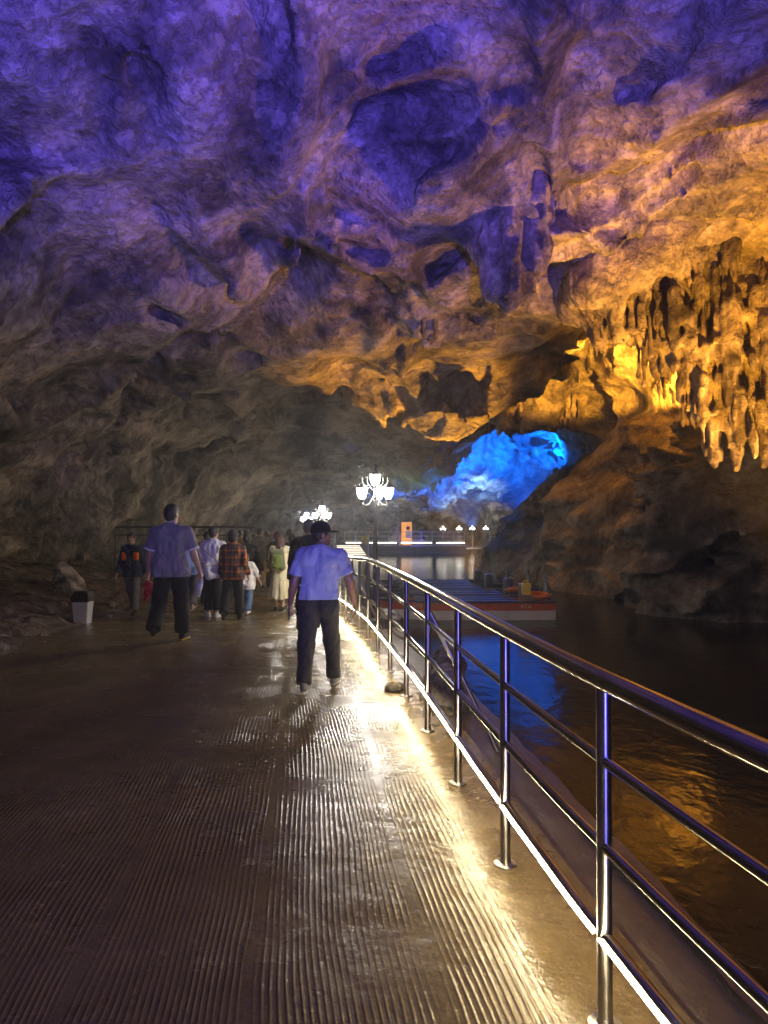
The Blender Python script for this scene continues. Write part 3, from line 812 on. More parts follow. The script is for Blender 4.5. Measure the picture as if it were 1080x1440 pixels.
vs = [bm.verts.new(p) for p in ((-0.22, -0.034, 0.16), (0.22, -0.034, 0.16), (0, -0.034, 0.56), (-0.11, -0.034, 0.22), (0.11, -0.034, 0.22), (0, -0.034, 0.43))]
for a, b, c, d in ((0, 1, 4, 3), (1, 2, 5, 4), (2, 0, 3, 5)): bm.faces.new([vs[i] for i in (a, b, c, d)])
mesh_bm('warning_mark', bm, M_BLACK, sg)

# thin mast and lit fruit-shaped lantern on the right rocks
bm = bmesh.new(); add_tube(bm, [(0, 0, -0.5), (0, 0, 4.3)], [0.05, 0.025], 8)
for z in (1.5, 1.9): add_tube(bm, [(-1.0, 0, z), (0.9, 0, z)], 0.02, 6)
ms = mesh_bm('mast', bm, M_BLACK, None, True, 60); ms.location = (10.4, 70, -0.45); tag(ms, 'thin dark mast with two crossbars at the edge of the far bank', 'mast')

# ------------------------------------------------------------------ people
def unit(v):
    v = np.asarray(v, float); return v / (np.linalg.norm(v) + 1e-9)
def rc(P, a, b, ra, rb):
    """Signed distance (negative inside) to a tapered capsule."""
    a = np.asarray(a, f32); b = np.asarray(b, f32); d = b - a; L = float(d @ d) + 1e-9
    q = P - a; t = np.clip(q @ d / L, 0, 1)
    return np.sqrt(((q - t[:, None] * d) ** 2).sum(1)) - (ra + (rb - ra) * t)
def ell(P, c, r):
    q = (P - np.asarray(c, f32)) / np.asarray(r, f32)
    return (np.sqrt((q ** 2).sum(1)) - 1) * float(min(r))
class Sdf:
    """Smooth union of shapes sampled in a box that grows with them."""
    def __init__(s): s.f = []; s.lo = np.full(3, 9.0); s.hi = np.full(3, -9.0); s.cuts = []
    def grow(s, p, r):
        s.lo = np.minimum(s.lo, np.asarray(p) - r); s.hi = np.maximum(s.hi, np.asarray(p) + r)
    def cap(s, a, b, ra, rb, k=0.03, ys=1.0):
        s.f.append(('c', a, b, ra, rb, k, ys)); s.grow(a, ra + .01); s.grow(b, rb + .01); return s
    def ell(s, c, r, k=0.02, M=None):
        s.f.append(('e', c, r, k, M)); s.grow(c, max(r) + .01); return s
    def mesh(s, name, mat, parent, vox, fold=0.0, fscale=(9, 9, 4), post=None):
        lo, hi = s.lo - 2 * vox, s.hi + 2 * vox
        xs, ys, zs = (np.arange(lo[i], hi[i] + vox, vox) for i in range(3))
        P = grid_pts(xs, ys, zs); shp = (len(xs), len(ys), len(zs))
        D3 = np.full(shp, 5.0, f32); P3 = P.reshape(shp + (3,))
        for sh in s.f:
            # each shape is only sampled in its own neighbourhood
            if sh[0] == 'c':
                _, a, b, ra, rb, k, yz = sh; l = np.minimum(a, b) - max(ra, rb); h = np.maximum(a, b) + max(ra, rb)
            else:
                _, c, r, k, M = sh; l = np.asarray(c) - max(r); h = np.asarray(c) + max(r)
            mg = 1.5 * k + 0.10 + 2 * vox
            sl = tuple(slice(*np.searchsorted(ax, (l[i] - mg, h[i] + mg))) for i, ax in enumerate((xs, ys, zs)))
            sub = P3[sl]
            if sub.size == 0: continue
            Q_ = sub.reshape(-1, 3)
            if sh[0] == 'c':
                if yz != 1.0:
                    Pm = Q_.copy(); cy = (a[1] + b[1]) / 2; Pm[:, 1] = cy + (Q_[:, 1] - cy) / yz
                    d = rc(Pm, a, b, ra, rb) * min(1, yz * 1.1)
                else: d = rc(Q_, a, b, ra, rb)
            else:
                Q2_ = Q_ if M is None else ((Q_ - np.asarray(c, f32)) @ np.asarray(M, f32) + np.asarray(c, f32))
                d = ell(Q2_, c, r)
            D3[sl] = smin(D3[sl], d.reshape(D3[sl].shape), k)
        D = D3.ravel()
        if fold:
            m = np.abs(D) < 0.06
            D[m] += fold * vnoise(P[m] * np.asarray(fscale, f32) + s.lo.astype(f32) * 7) + fold * 0.6 * vnoise(P[m] * np.asarray(fscale, f32) * 2.3 + 5)
        if post is not None: D = post(P, D)
        for p, n in s.cuts:      # keep the side where (x-p).n < 0
            D = np.maximum(D, (P - np.asarray(p, f32)) @ np.asarray(unit(n), f32))
        V, Q = surface_nets(-D.reshape(len(xs), len(ys), len(zs)), xs, ys, zs)
        if len(Q) == 0: return None
        return mesh_np(name, V, Q, mat, parent)

SKIN = [plain('skin', (0.40, 0.235, 0.155), 0.5, var=0.08, scale=12), plain('skin_tanned', (0.30, 0.165, 0.10), 0.5, var=0.08, scale=12)]
M_HAIR = plain('black_hair', (0.014, 0.012, 0.012), 0.45, var=0.4, scale=60, bump=0.004)
M_HAIRG = plain('greying_hair', (0.10, 0.095, 0.09), 0.55, var=0.4, scale=70, bump=0.003)
M_HAIRR = plain('reddish_brown_hair', (0.055, 0.020, 0.016), 0.45, var=0.4, scale=60, bump=0.004)
M_BLACKC = cloth('black_cloth', (0.012, 0.012, 0.014))
M_SOLEW = plain('white_sole', (0.62, 0.60, 0.54), 0.6)
M_SOLEK = plain('black_sole', (0.015, 0.015, 0.015), 0.6)

def hand(parent, wrist, d, nrm, side, mat, curl, s, vox, name='hand'):
    """Five-fingered hand. d: along the hand, nrm: where the palm faces, side: towards the thumb."""
    d, nrm = unit(d), unit(nrm); side = unit(np.asarray(side) - d * np.dot(side, d)); nrm = unit(np.cross(d, side)) * (1 if np.dot(np.cross(d, side), nrm) > 0 else -1)
    w = np.asarray(wrist, float); h = Sdf()
    h.cap(w - d * 0.035 * s, w + d * 0.02 * s, .024 * s, .024 * s, .012)
    for q in (-0.026, -0.009, 0.009, 0.026):
        h.cap(w + d * .02 * s + side * q * .8 * s, w + d * .088 * s + side * q * s, .0155 * s, .0125 * s, .012)
    L = {0.029: .072, 0.010: .082, -0.009: .076, -0.027: .060}
    for j, (q, ln) in enumerate(L.items()):
        p = w + d * (.088 - (0.008 if j == 3 else 0)) * s + side * q * s; a = curl * (0.45 + 0.08 * j); r = .0098
        spread = side * (q * 1.3)
        for seg in (0.45, 0.31, 0.24):
            dd = unit(d * math.cos(a) + nrm * math.sin(a) + spread)
            e = p + dd * ln * seg * s; h.cap(p, e, r * s, (r - .0012) * s, .004); p = e; r -= .0012; a += curl * 0.7
    p = w + d * .025 * s + side * .026 * s
    for seg, r, a in ((.045, .014, .75), (.032, .011, .55), (.026, .0098, .35)):
        dd = unit(d * math.cos(a) + side * math.sin(a) + nrm * (0.35 + 0.3 * curl)); e = p + dd * seg * s
        h.cap(p, e, r * s, (r - .001) * s, .006); p = e
    return h

def person(label, x, y, H, rz=0.0, skin=0, vox=0.012, leg=((8, 12, 2), (-14, 22, 2)), arm=((-6, 9, 12, 0), (8, 9, 14, 0)), foot=(0, 0), girth=1.0,
           yaw=0.0, lean=2.0, roll=0.0, top='short', topmat=None, sleeve=None, hem=0.84, loose=0.018, trim=None, collar=True,
           bottom='trousers', botmat=None, leg_r=0.0, cuff=0.105, shoe=None, sole=None, hair='short', hairmat=None, hatmat=None,
           curl=(0.8, 0.8), face=False, group='visitors walking into the cave', hands=True, tuck=False, z=None, skirtlen=0.28):
    botmat = botmat or M_BLACKC; shoe = shoe or M_BLACKC; sole = sole or M_SOLEK; hairmat = hairmat or M_HAIR
    s = H / 1.75; g = girth
    root = empty('person', (x, y, float(gz(y)) if z is None else z), rz)
    tag(root, label, 'person', group)
    A = lambda *v: np.array(v, float) * s
    tl, rl = math.tan(R(lean)), math.tan(R(roll))
    def up(v):   # lean the upper body about the hips
        k = v[2] - 0.92 * s; return np.array([v[0] + rl * k, v[1] + tl * k, v[2]]) if k > 0 else v
    hips = [A(-0.088 * g, 0, 0.92), A(0.088 * g, 0, 0.92)]
    J = {}; soles = []
    for i, sd in enumerate((-1, 1)):
        hp, kf, ab = leg[i]
        a, k, b = R(hp), R(hp - kf), R(ab)
        kn = hips[i] + np.array([math.sin(b) * sd, math.sin(a), -math.cos(a)]) * 0.425 * s
        an = kn + np.array([math.sin(b) * sd * 0.6, math.sin(k), -math.cos(k)]) * 0.415 * s
        J['kn', i], J['an', i] = kn, an
        pt = R(-foot[i]); f = np.array([sd * 0.14, math.cos(pt), math.sin(pt)]); f = unit(f)
        upf = unit(np.array([0, -math.sin(pt), math.cos(pt)])); J['f', i], J['u', i] = f, upf
        soles.append(min((an - upf * 0.085 * s - f * 0.06 * s)[2], (an - upf * 0.085 * s + f * 0.17 * s)[2]))
    dz = -min(soles)
    sh = [up(A(-0.182 * g, 0, 1.392)), up(A(0.182 * g, 0, 1.392))]
    for i, sd in enumerate((-1, 1)):
        p, ab, el, tw = arm[i]
        a, b = R(p), R(ab)
        d1 = unit((math.sin(b) * sd, math.sin(a), -math.cos(a) * math.cos(b)))
        e = sh[i] + d1 * 0.295 * s
        a2 = R(p + el); b2 = R(ab - tw)
        d2 = unit((math.sin(b2) * sd, math.sin(a2), -math.cos(a2) * math.cos(b2)))
        J['el', i] = e; J['wr', i] = e + d2 * 0.245 * s; J['d1', i], J['d2', i] = d1, d2
    off = np.array([0, 0, dz])
    hips = [h + off for h in hips]; sh = [q + off for q in sh]
    for k in list(J):
        if k[0] in ('kn', 'an', 'el', 'wr'): J[k] = J[k] + off
    T = lambda v: up(A(*v)) + off
    hc = T((0, 0.025, 1.632)); cy, sy = math.cos(R(yaw)), math.sin(R(yaw))
    HM = np.array([[cy, sy, 0], [-sy, cy, 0], [0, 0, 1]])      # rows: head local axes -> body
    hd = lambda lx_, ly_, lz_: hc + (np.array([lx_, ly_, lz_]) * s) @ HM
    # ---- body
    B = Sdf()
    def torso(S, e=0.0, low=0.90, kk=0.05):
        for sd in (-1, 1):
            S.cap(T((sd * .075 * g, 0, 1.335)), T((sd * .055 * g, .0, 1.10)), (.102 * g) * s + e, (.098 * g) * s + e, kk, 0.86)
            S.cap(T((sd * .055 * g, .0, 1.10)), T((sd * .075 * g, -.012, low)), (.098 * g) * s + e, (.106 * g) * s + e, kk, 0.90)
            S.cap(T((sd * .02, -.005, 1.445)), T((sd * .152 * g, -0.004, 1.388)), .056 * s + e, .056 * s + e * .8, kk)
            S.cap(T((sd * .09 * g, -.03, 1.35)), T((sd * .07 * g, -.02, 1.25)), .072 * s + e, .066 * s + e, kk)
    torso(B, -.008)
    B.cap(T((0, 0, 1.45)), T((0, .018, 1.575)), .062 * s, .054 * s, .03)
    for i in (0, 1):
        B.cap(sh[i], J['el', i], .052 * s * g, .039 * s * g, .03)
        m = J['el', i] + (J['wr', i] - J['el', i]) * 0.3
        B.cap(J['el', i], m, .038 * s * g, .040 * s * g, .02); B.cap(m, J['wr', i], .040 * s * g, .026 * s, .02)
        B.cap(hips[i], J['kn', i], .083 * s * g, .052 * s * g, .04)
        c = J['kn', i] + (J['an', i] - J['kn', i]) * 0.3
        B.cap(J['kn', i], c, .050 * s, .053 * s, .03); B.cap(c, J['an', i], .053 * s, .036 * s, .03)
        B.ell(hips[i] + np.array([0, -.04 * s, -.03 * s]), (.078 * s * g, .078 * s, .088 * s), .05)
    Rm = HM.T
    B.ell(hd(0, -.008, .022), (.076 * s, .094 * s, .098 * s), .02, Rm)
    B.ell(hd(0, .022, -.045), (.060 * s, .070 * s, .078 * s), .03, Rm)
    B.ell(hd(0, .065, -.098), (.028 * s, .026 * s, .022 * s), .03, Rm)
    B.cap(hd(0, .086, .012), hd(0, .106, -.035), .009 * s, .015 * s, .012)
    B.cap(hd(-.035, .076, .030), hd(.035, .076, .030), .012 * s, .012 * s, .015)
    B.cap(hd(-.022, .086, -.070), hd(.022, .086, -.070), .0085 * s, .0085 * s, .006)
    for sd in (-1, 1):
        B.ell(hd(sd * .078, -.012, -.008), (.011 * s, .022 * s, .034 * s), .006, Rm)
        B.ell(hd(sd * .045, .062, -.03), (.024 * s, .022 * s, .022 * s), .02, Rm)
    body = B.mesh('body', SKIN[skin], root, vox)
    if hands:
        Vs, Fs, n0 = [], [], len(body.data.vertices)
        for i, sd in enumerate((-1, 1)):
            d2 = J['d2', i]
            h = hand(None, J['wr', i], d2, (-sd, 0.15, 0), (0.0, 1, 0.0), None, curl[i], s, vox)
            lo, hi = h.lo - .01, h.hi + .01; v = 0.0042 if vox < 0.013 else 0.006
            o = h.mesh('tmp', None, root, v)
            n = len(o.data.vertices); vv = np.empty(n * 3, f32); o.data.vertices.foreach_get('co', vv)
            ff = np.empty(len(o.data.loops), np.int32); o.data.loops.foreach_get('vertex_index', ff)
            Vs.append(vv.reshape(-1, 3)); Fs.append(ff.reshape(-1, 4)); bpy.data.objects.remove(o)
        me = body.data; vv = np.empty(n0 * 3, f32); me.vertices.foreach_get('co', vv)
        ff = np.empty(len(me.loops), np.int32); me.loops.foreach_get('vertex_index', ff)
        AV, AF = [vv.reshape(-1, 3)], [ff.reshape(-1, 4)]; k = n0
        for v, q in zip(Vs, Fs): AV.append(v); AF.append(q + k); k += len(v)
        bpy.data.objects.remove(body)
        body = mesh_np('body', np.concatenate(AV), np.concatenate(AF), SKIN[skin], root)
    if face:
        for sd in (-1, 1):
            E = Sdf(); E.ell(hd(sd * .031, .078, .008), (.014 * s, .011 * s, .008 * s)); E.mesh('eye', M_HAIR, root, .004)
            E = Sdf(); E.cap(hd(sd * .016, .089, .030), hd(sd * .048, .080, .032), .004 * s, .004 * s); E.mesh('eyebrow', M_HAIR, root, .004)
        E = Sdf(); E.cap(hd(-.02, .093, -.070), hd(.02, .093, -.070), .0055 * s, .0055 * s); E.mesh('lips', plain('lips', (0.28, 0.10, 0.08), 0.5), root, .004)
    # ---- hair or hat
    if hair in ('short', 'long', 'bob', 'cap', 'beanie', 'thin'):
        hs = Sdf(); t = .012 if hair != 'thin' else .006
        hs.ell(hd(0, -.012, .028), ((.078 + t) * s, (.094 + t) * s, (.098 + t) * s), .02, Rm)
        if hair in ('short', 'thin', 'cap'):
            hs.ell(hd(0, -.045, -.03), (.062 * s, .058 * s, .062 * s), .03, Rm)
            fr, low = 0.045, -0.075
        else:
            hs.ell(hd(0, -.035, -.03), (.092 * s, .085 * s, .10 * s), .03, Rm); fr, low = 0.050, -0.11
        if hair == 'long':
            hs.cap(hd(-.03, -.055, -.05), hd(-.045, -.11, -.34), .075 * s, .058 * s, .05); hs.cap(hd(.03, -.055, -.05), hd(.045, -.11, -.32), .075 * s, .055 * s, .05); low = -0.5
        h = hs
        nf = (np.array([0, .80, -.60])) @ HM; h.cuts.append((hd(0, fr, 0), nf))
        h.cuts.append((hd(0, 0, low), (np.array([0, .25, -1])) @ HM))
        h.mesh('hair', hairmat, root, min(vox, .010), fold=.006, fscale=(28, 28, 12))
    if hair == 'cap':
        c = Sdf(); c.ell(hd(0, -.010, .045), (.098 * s, .113 * s, .102 * s), .02, Rm)
        c.cuts.append((hd(0, 0, .018), (np.array([0, 0.06, -1])) @ HM)); hat = c.mesh('cap', hatmat or M_BLACKC, root, .008, fold=.002)
        b = Sdf(); b.ell(hd(0, .125, .028), (.075 * s, .085 * s, .012 * s), .01, Rm); b.mesh('brim', hatmat or M_BLACKC, hat, .006)
        b = Sdf(); b.cap(hd(0, 0, .148), hd(0, 0, .150), .009 * s, .007 * s); b.mesh('button', hatmat or M_BLACKC, hat, .005)
    if hair == 'beanie':
        c = Sdf(); c.ell(hd(0, -.012, .038), (.100 * s, .116 * s, .112 * s), .02, Rm); c.cap(hd(0, -.01, .0), hd(0, -.01, .02), .103 * s, .103 * s, .02)
        c.cuts.append((hd(0, 0, -.012), (np.array([0, -0.25, -1])) @ HM)); c.mesh('hat', hatmat or M_BLACKC, root, .009, fold=.003)
    # ---- top
    if top:
        U = Sdf(); e = loose
        torso(U, e, 0.93 if tuck else max(hem - .02, .80))
        if not tuck:
            for i in (0, 1): U.ell(hips[i] + A(0, -.052, -.02), (.088 * s * g + e, .088 * s + e, .10 * s + e), .05)
            for i in (0, 1): U.cap(hips[i] + A(0, -.01, .06), hips[i] + A(0, -.01, (hem - .95)), .098 * s * g + e, .098 * s * g + e * 1.2, .05)
        sl = sleeve if sleeve is not None else (0.62 if top == 'short' else 2.0)
        ends = []
        for i in (0, 1):
            if sl <= 1:
                p = sh[i] + (J['el', i] - sh[i]) * sl
                U.cap(sh[i], p + (J['el', i] - sh[i]) * 0.25, .060 * s * g + e * .7, .058 * s * g + e * .9, .035)
                ends.append((p, J['d1', i]))
            else:
                w = J['wr', i]; U.cap(sh[i], J['el', i], .060 * s * g + e * .6, .047 * s * g + e * .6, .035)
                U.cap(J['el', i], w, .047 * s * g + e * .6, .036 * s + e * .5, .02)
                ends.append((w - J['d2', i] * .008, J['d2', i]))
        if collar: U.cap(T((0, -.004, 1.475)), T((0, .010, 1.515)), .067 * s, .062 * s, .015)
        def post(P, D, ends=ends):
            for i, (p, n) in enumerate(ends):
                q = P - p.astype(f32); dd = q @ n.astype(f32)
                rad = np.sqrt(np.maximum((q * q).sum(1) - dd * dd, 0))
                D = np.where((rad < .105 * s) & (dd > 0) & (dd < .25), np.maximum(D, dd), D)
            D = np.maximum(D, (hem * s + dz) - P[:, 2]) if not tuck else np.maximum(D, (.955 * s + dz) - P[:, 2])
            D = np.maximum(D, P[:, 2] - (T((0, 0, 1.525))[2] + 0.25 * (P[:, 1] * -1)) + 0.005)
            return D
        sobj = U.mesh('shirt' if top == 'short' else 'jacket', topmat, root, vox, fold=.017, fscale=(10, 10, 5.5), post=post)
        if trim is not None:
            for i, (p, n) in enumerate(ends):
                c = Sdf(); c.cap(p - n * .026, p + n * .026, .061 * s * g + e * .95, .062 * s * g + e * .95); c.cuts = [(p + n * .003, n), (p - n * .022, -n)]
                c.mesh('cuff', trim, sobj, .007)
            for zz in (1.512, 1.528):
                c = Sdf(); cpt = T((0, .008, zz)); c.cap(cpt - A(0, 0, .0), cpt + A(0, 0, .004), .0665 * s, .0660 * s); c.cuts = [(cpt + A(0, 0, .005), (0, .12, 1)), (cpt - A(0, 0, .003), (0, -.12, -1))]
                c.mesh('collar_band', trim, sobj, .005)
    # ---- trousers, skirt, shoes
    if bottom == 'trousers':
        Tr = Sdf(); e = .018
        for sd in (-1, 1):
            Tr.cap(T((sd * .053 * g, -.004, 1.0)), T((sd * .070 * g, -.014, .90)), .092 * g * s + e, .098 * g * s + e, .05, .92)
        for i in (0, 1):
            Tr.cap(hips[i] + A(0, 0, -.02), J['kn', i], .090 * s * g + e, .062 * s * g + e + leg_r * .6, .035)
            Tr.cap(J['kn', i], J['an', i] + (J['an', i] - J['kn', i]) * .2, .062 * s * g + e + leg_r * .6, .050 * s + e + leg_r, .025)
            Tr.ell(hips[i] + np.array([0, -.052 * s, -.03 * s]), (.084 * s * g, .082 * s, .092 * s), .05)
        def post2(P, D):
            for i in (0, 1):
                n = unit(J['an', i] - J['kn', i]).astype(f32); c = (J['an', i] - n * (cuff - .085) * s).astype(f32)
                dd = (P - c) @ n
                q = P - c; rad = np.sqrt(np.maximum((q * q).sum(1) - dd * dd, 0))
                D = np.where((dd > 0) & (rad < .16 * s), np.maximum(D, dd), D)
            return np.maximum(D, P[:, 2] - (1.03 * s + dz if tuck else .99 * s + dz))
        tr = Tr.mesh('trousers', botmat, root, vox, fold=.008, fscale=(8, 8, 6), post=post2)
        if tuck:
            bl = Sdf()
            for sd in (-1, 1): bl.cap(T((sd * .055 * g, -.004, 1.015)), T((sd * .056 * g, -.005, 1.0)), .096 * g * s + e, .096 * g * s + e, .05, .94)
            bl.cuts = [((0, 0, 1.035 * s + dz), (0, 0, 1)), ((0, 0, 1.0 * s + dz), (0, 0, -1))]
            bl.mesh('belt', M_SOLEK, root, .009)
    else:
        z0, z1 = skirtlen * s + dz, 1.05 * s + dz
        c0 = T((0, 0, 1.0))
        S = Sdf(); S.grow(np.array([c0[0], c0[1], z0]), .45 * s); S.grow(np.array([c0[0], c0[1], z1]), .2); S.lo[2] = z0 - .02; S.hi[2] = z1 + .05
        S.f.append(('c', c0 + 9, c0 + 9, .01, .01, .001, 1.0))
        def post3(P, D):
            t = np.clip((z1 - P[:, 2]) / (z1 - z0), 0, 1); dx = P[:, 0] - c0[0] - .05 * s * t; dy = (P[:, 1] - c0[1]) / .92
            th = np.arctan2(dy, dx); rho = np.sqrt(dx * dx + dy * dy)
            r = (.148 + .165 * t ** .8) * s * (1 + t * (.055 * np.sin(9 * th + 1) + .035 * np.sin(17 * th + 2.2 * t)))
            return np.maximum(np.maximum((rho - r) * .85, z0 + .02 * np.sin(5 * th) - P[:, 2]), P[:, 2] - z1)
        S.mesh('skirt', botmat, root, vox, post=post3)
    for i, sd in enumerate((-1, 1)):
        an, f, u = J['an', i], J['f', i], J['u', i]
        k = Sdf(); so = Sdf(); bot = an - u * .085 * s
        for tgt, ex in ((k, 0), (so, .004)):
            tgt.cap(bot - f * .035 * s + u * .032 * s, bot + f * .10 * s + u * .034 * s, (.036 + ex) * s, (.043 + ex) * s, .02)
            tgt.cap(bot + f * .10 * s + u * .032 * s, bot + f * .155 * s + u * .024 * s, (.043 + ex) * s, (.034 + ex) * s, .02)
        k.cap(an + u * .005 * s, bot - f * .02 * s + u * .045 * s, .040 * s, .036 * s, .02)
        k.cuts = [(bot + u * .018 * s, -u)]; so.cuts = [(bot, -u), (bot + u * .020 * s, u)]
        sho = k.mesh('shoe', shoe, root, .007); so.mesh('sole', sole, sho, .006)
    root['_'] = 0; del root['_']
    J['hd'] = hc; J['root'] = root; J['s'] = s; J['dz'] = dz; J['T'] = T
    return J

def world(J, p):
    r = J['root']; c, s_ = math.cos(r.rotation_euler.z), math.sin(r.rotation_euler.z)
    return Vector((r.location.x + c * p[0] - s_ * p[1], r.location.y + s_ * p[0] + c * p[1], r.location.z + p[2]))

def plaid():
    t = NT('plaid_flannel'); t.set(Roughness=0.9); co = t.coord('Object')
    sp = t.n.new('ShaderNodeSeparateXYZ'); t.link(co, sp.inputs[0])
    def band(v, per, lo, hi):
        fr = t.math('FRACT', t.math('DIVIDE', t.math('ADD', v, 10.0), per))
        return t.math('MULTIPLY', t.math('GREATER_THAN', fr, lo), t.math('LESS_THAN', fr, hi))
    a = t.math('ADD', band(sp.outputs[0], 0.115, 0.0, 0.30), band(sp.outputs[2], 0.125, 0.0, 0.26))
    b = t.math('MINIMUM', t.math('ADD', band(sp.outputs[0], 0.115, 0.60, 0.68), band(sp.outputs[2], 0.125, 0.55, 0.63)), 1.0)
    c = t.ramp(t.math('MULTIPLY', a, 0.5), [(0.0, (0.022, 0.026, 0.035)), (0.5, (0.25, 0.065, 0.018)), (1.0, (0.52, 0.16, 0.03))])
    c = t.mix(t.math('MULTIPLY', b, 0.6), c, (0.12, 0.07, 0.03)); t.col(c)
    t.norm(t.bump(t.noise(co, 6, 3), 0.03, 0.7)); return t.m

M_POLO = cloth('grey_polo', (0.20, 0.19, 0.21)); M_BLUESH = cloth('pale_blue_shirt', (0.34, 0.40, 0.68)); M_WHITEC = cloth('white_cloth', (0.66, 0.65, 0.66))
M_CREAM = cloth('cream_cloth', (0.62, 0.56, 0.38)); M_TAN = cloth('tan_cloth', (0.32, 0.25, 0.15)); M_GREYJ = cloth('grey_jacket', (0.17, 0.16, 0.145))
M_DENIM = cloth('blue_denim', (0.10, 0.17, 0.30)); M_DKTR = cloth('charcoal_trousers', (0.034, 0.034, 0.040)); M_NAVYC = cloth('navy_cloth', (0.018, 0.022, 0.045))
M_LBLUE = cloth('light_blue_cloth', (0.30, 0.42, 0.62)); M_GREYTR = cloth('grey_trousers', (0.10, 0.095, 0.09)); M_GREYSH = plain('grey_shoe', (0.16, 0.16, 0.17), 0.6)
M_PALEC = cloth('pale_grey_cloth', (0.45, 0.44, 0.40)); M_ORC = cloth('orange_patch', (0.75, 0.14, 0.015)); M_REDC = plain('red_plastic_film', (0.50, 0.012, 0.02), 0.35, var=0.3, scale=18)
M_CAPK = cloth('black_cap', (0.010, 0.010, 0.012)); M_BROWNC = cloth('brown_knit', (0.035, 0.028, 0.024))

# front man: pale blue short-sleeved shirt, black cap turned right
jb = person('man in a pale blue short sleeved shirt and black cap, walking beside the railing', -0.655, 7.12, 1.66, R(1), 1, 0.0095,
    leg=((-12, 12, 3), (16, 8, 5)), foot=(-16, 0), arm=((-8, 15, 24, 5), (-4, 23, 14, 12)), yaw=-62, lean=3.5, roll=2.0, girth=1.10,
    top='short', topmat=M_BLUESH, sleeve=0.70, tuck=True, loose=0.034, botmat=M_DKTR, leg_r=0.004, cuff=0.080, shoe=M_GREYSH, sole=M_SOLEW,
    hair='cap', hatmat=M_CAPK, curl=(1.5, 0.75))
# tall man in the grey polo
jt = person('tall man in a grey polo shirt with white trim, carrying a water bottle', -2.98, 9.95, 1.90, R(2), 0, 0.0095,
    leg=((-13, 30, 2), (10, 6, 3)), foot=(-62, 0), arm=((3, 16, 10, 8), (4, 17, 22, 4)), yaw=-18, lean=1.5, girth=1.08,
    top='short', topmat=M_POLO, sleeve=0.78, hem=0.83, loose=0.036, trim=M_WHITEC, leg_r=0.030, cuff=0.10, shoe=cloth('black_trainer', (0.02, 0.02, 0.022)), sole=plain('yellow_white_sole', (0.60, 0.42, 0.08), 0.5), curl=(0.9, 1.1))
# man in dark jacket in front of the blue shirt
person('man with greying hair in a black jacket, just ahead of the black cap', -1.08, 10.2, 1.715, 0, 0, 0.011,
    leg=((12, 6, 2), (-18, 28, 2)), foot=(0, -30), arm=((-6, 10, 14, 4), (6, 8, 12, 2)), yaw=-8, girth=1.05,
    top='long', topmat=M_NAVYC, hem=0.80, loose=0.03, leg_r=0.012, cuff=0.12, shoe=M_PALEC, sole=M_SOLEW, hair='thin', hairmat=M_HAIRG, group='visitors walking into the cave')
# man walking towards the camera at the left bank
jv = person('man in a dark jacket with orange chest patches, walking back along the left edge', -5.02, 14.2, 1.62, R(172), 1, 0.011,
    leg=((9, 5, 2), (-13, 22, 1)), foot=(0, -16), arm=((-10, 12, 10, 2), (9, 9, 16, 2)), yaw=4, girth=1.0,
    top='long', topmat=M_NAVYC, hem=0.80, loose=0.028, botmat=M_GREYTR, leg_r=0.006, cuff=0.12, hair='short', face=True)
for sx in (-1, 1):
    T = jv['T']; p = Sdf(); c = T((sx * .135, .088, 1.245)); p.cap(c + np.array([-.02, 0, .05]), c + np.array([-.02, 0, -.05]), .035, .035, .01); p.cap(c + np.array([.02, 0, .05]), c + np.array([.02, 0, -.05]), .035, .035, .01); o = p.mesh('chest_patch', M_ORC, jv['root'], .009)
    p = Sdf(); c = T((sx * .15, .055, 1.375)); p.ell(c, (.04, .035, .055), .01); p.mesh('shoulder_patch', M_LBLUE, jv['root'], .009)
# partly hidden person in light blue beside the tall man
person('person in a light blue top and grey trousers, mostly hidden by the tall man', -3.92, 14.55, 1.60, 0, 0, 0.013,
    leg=((10, 5, 2), (-16, 26, 2)), foot=(0, -30), top='long', topmat=M_LBLUE, sleeve=1.0, hem=0.85, loose=0.04, botmat=M_GREYTR, leg_r=0.01, shoe=M_TAN, sole=M_SOLEW)
jw = person('person in a white jacket and black trousers, with a white shoulder bag', -3.22, 13.4, 1.70, R(2), 0, 0.0115,
    leg=((6, 8, 1), (-4, 10, 2)), arm=((-4, 13, 16, 6), (4, 9, 20, 4)), yaw=-20, girth=0.94, top='long', topmat=M_WHITEC, hem=0.83, loose=0.045,
    leg_r=0.020, cuff=0.15, shoe=M_WHITEC, sole=M_SOLEW)
jp = person('person in an orange and dark plaid jacket with a dark knitted hat', -2.74, 12.9, 1.625, R(-2), 0, 0.0115,
    leg=((-10, 20, 2), (11, 6, 2)), foot=(-22, 0), arm=((2, 9, 20, 0), (-5, 10, 30, 0)), yaw=-14, girth=1.0, top='long', topmat=plaid(), hem=0.80, loose=0.036,
    leg_r=0.026, cuff=0.12, hair='beanie', hatmat=M_BROWNC)
person('person in dark clothes mostly hidden behind the white jacket', -3.83, 15.4, 1.66, 0, 0, 0.014, leg=((12, 6, 2), (-20, 34, 2)), foot=(0, -40), top='long', topmat=M_BLACKC, shoe=M_GREYSH, sole=M_SOLEW)
person('child in a white T-shirt and blue jeans, holding out the right arm', -2.75, 14.15, 1.20, R(-4), 0, 0.011,
    leg=((9, 6, 2), (-8, 16, 2)), foot=(0, -14), arm=((0, 8, 10, 0), (6, 22, 18, 2)), girth=1.06, top='short', topmat=M_WHITEC, sleeve=0.85, hem=0.72, loose=0.05, botmat=M_DENIM, leg_r=0.02, shoe=M_WHITEC, sole=M_SOLEW, hair='short')
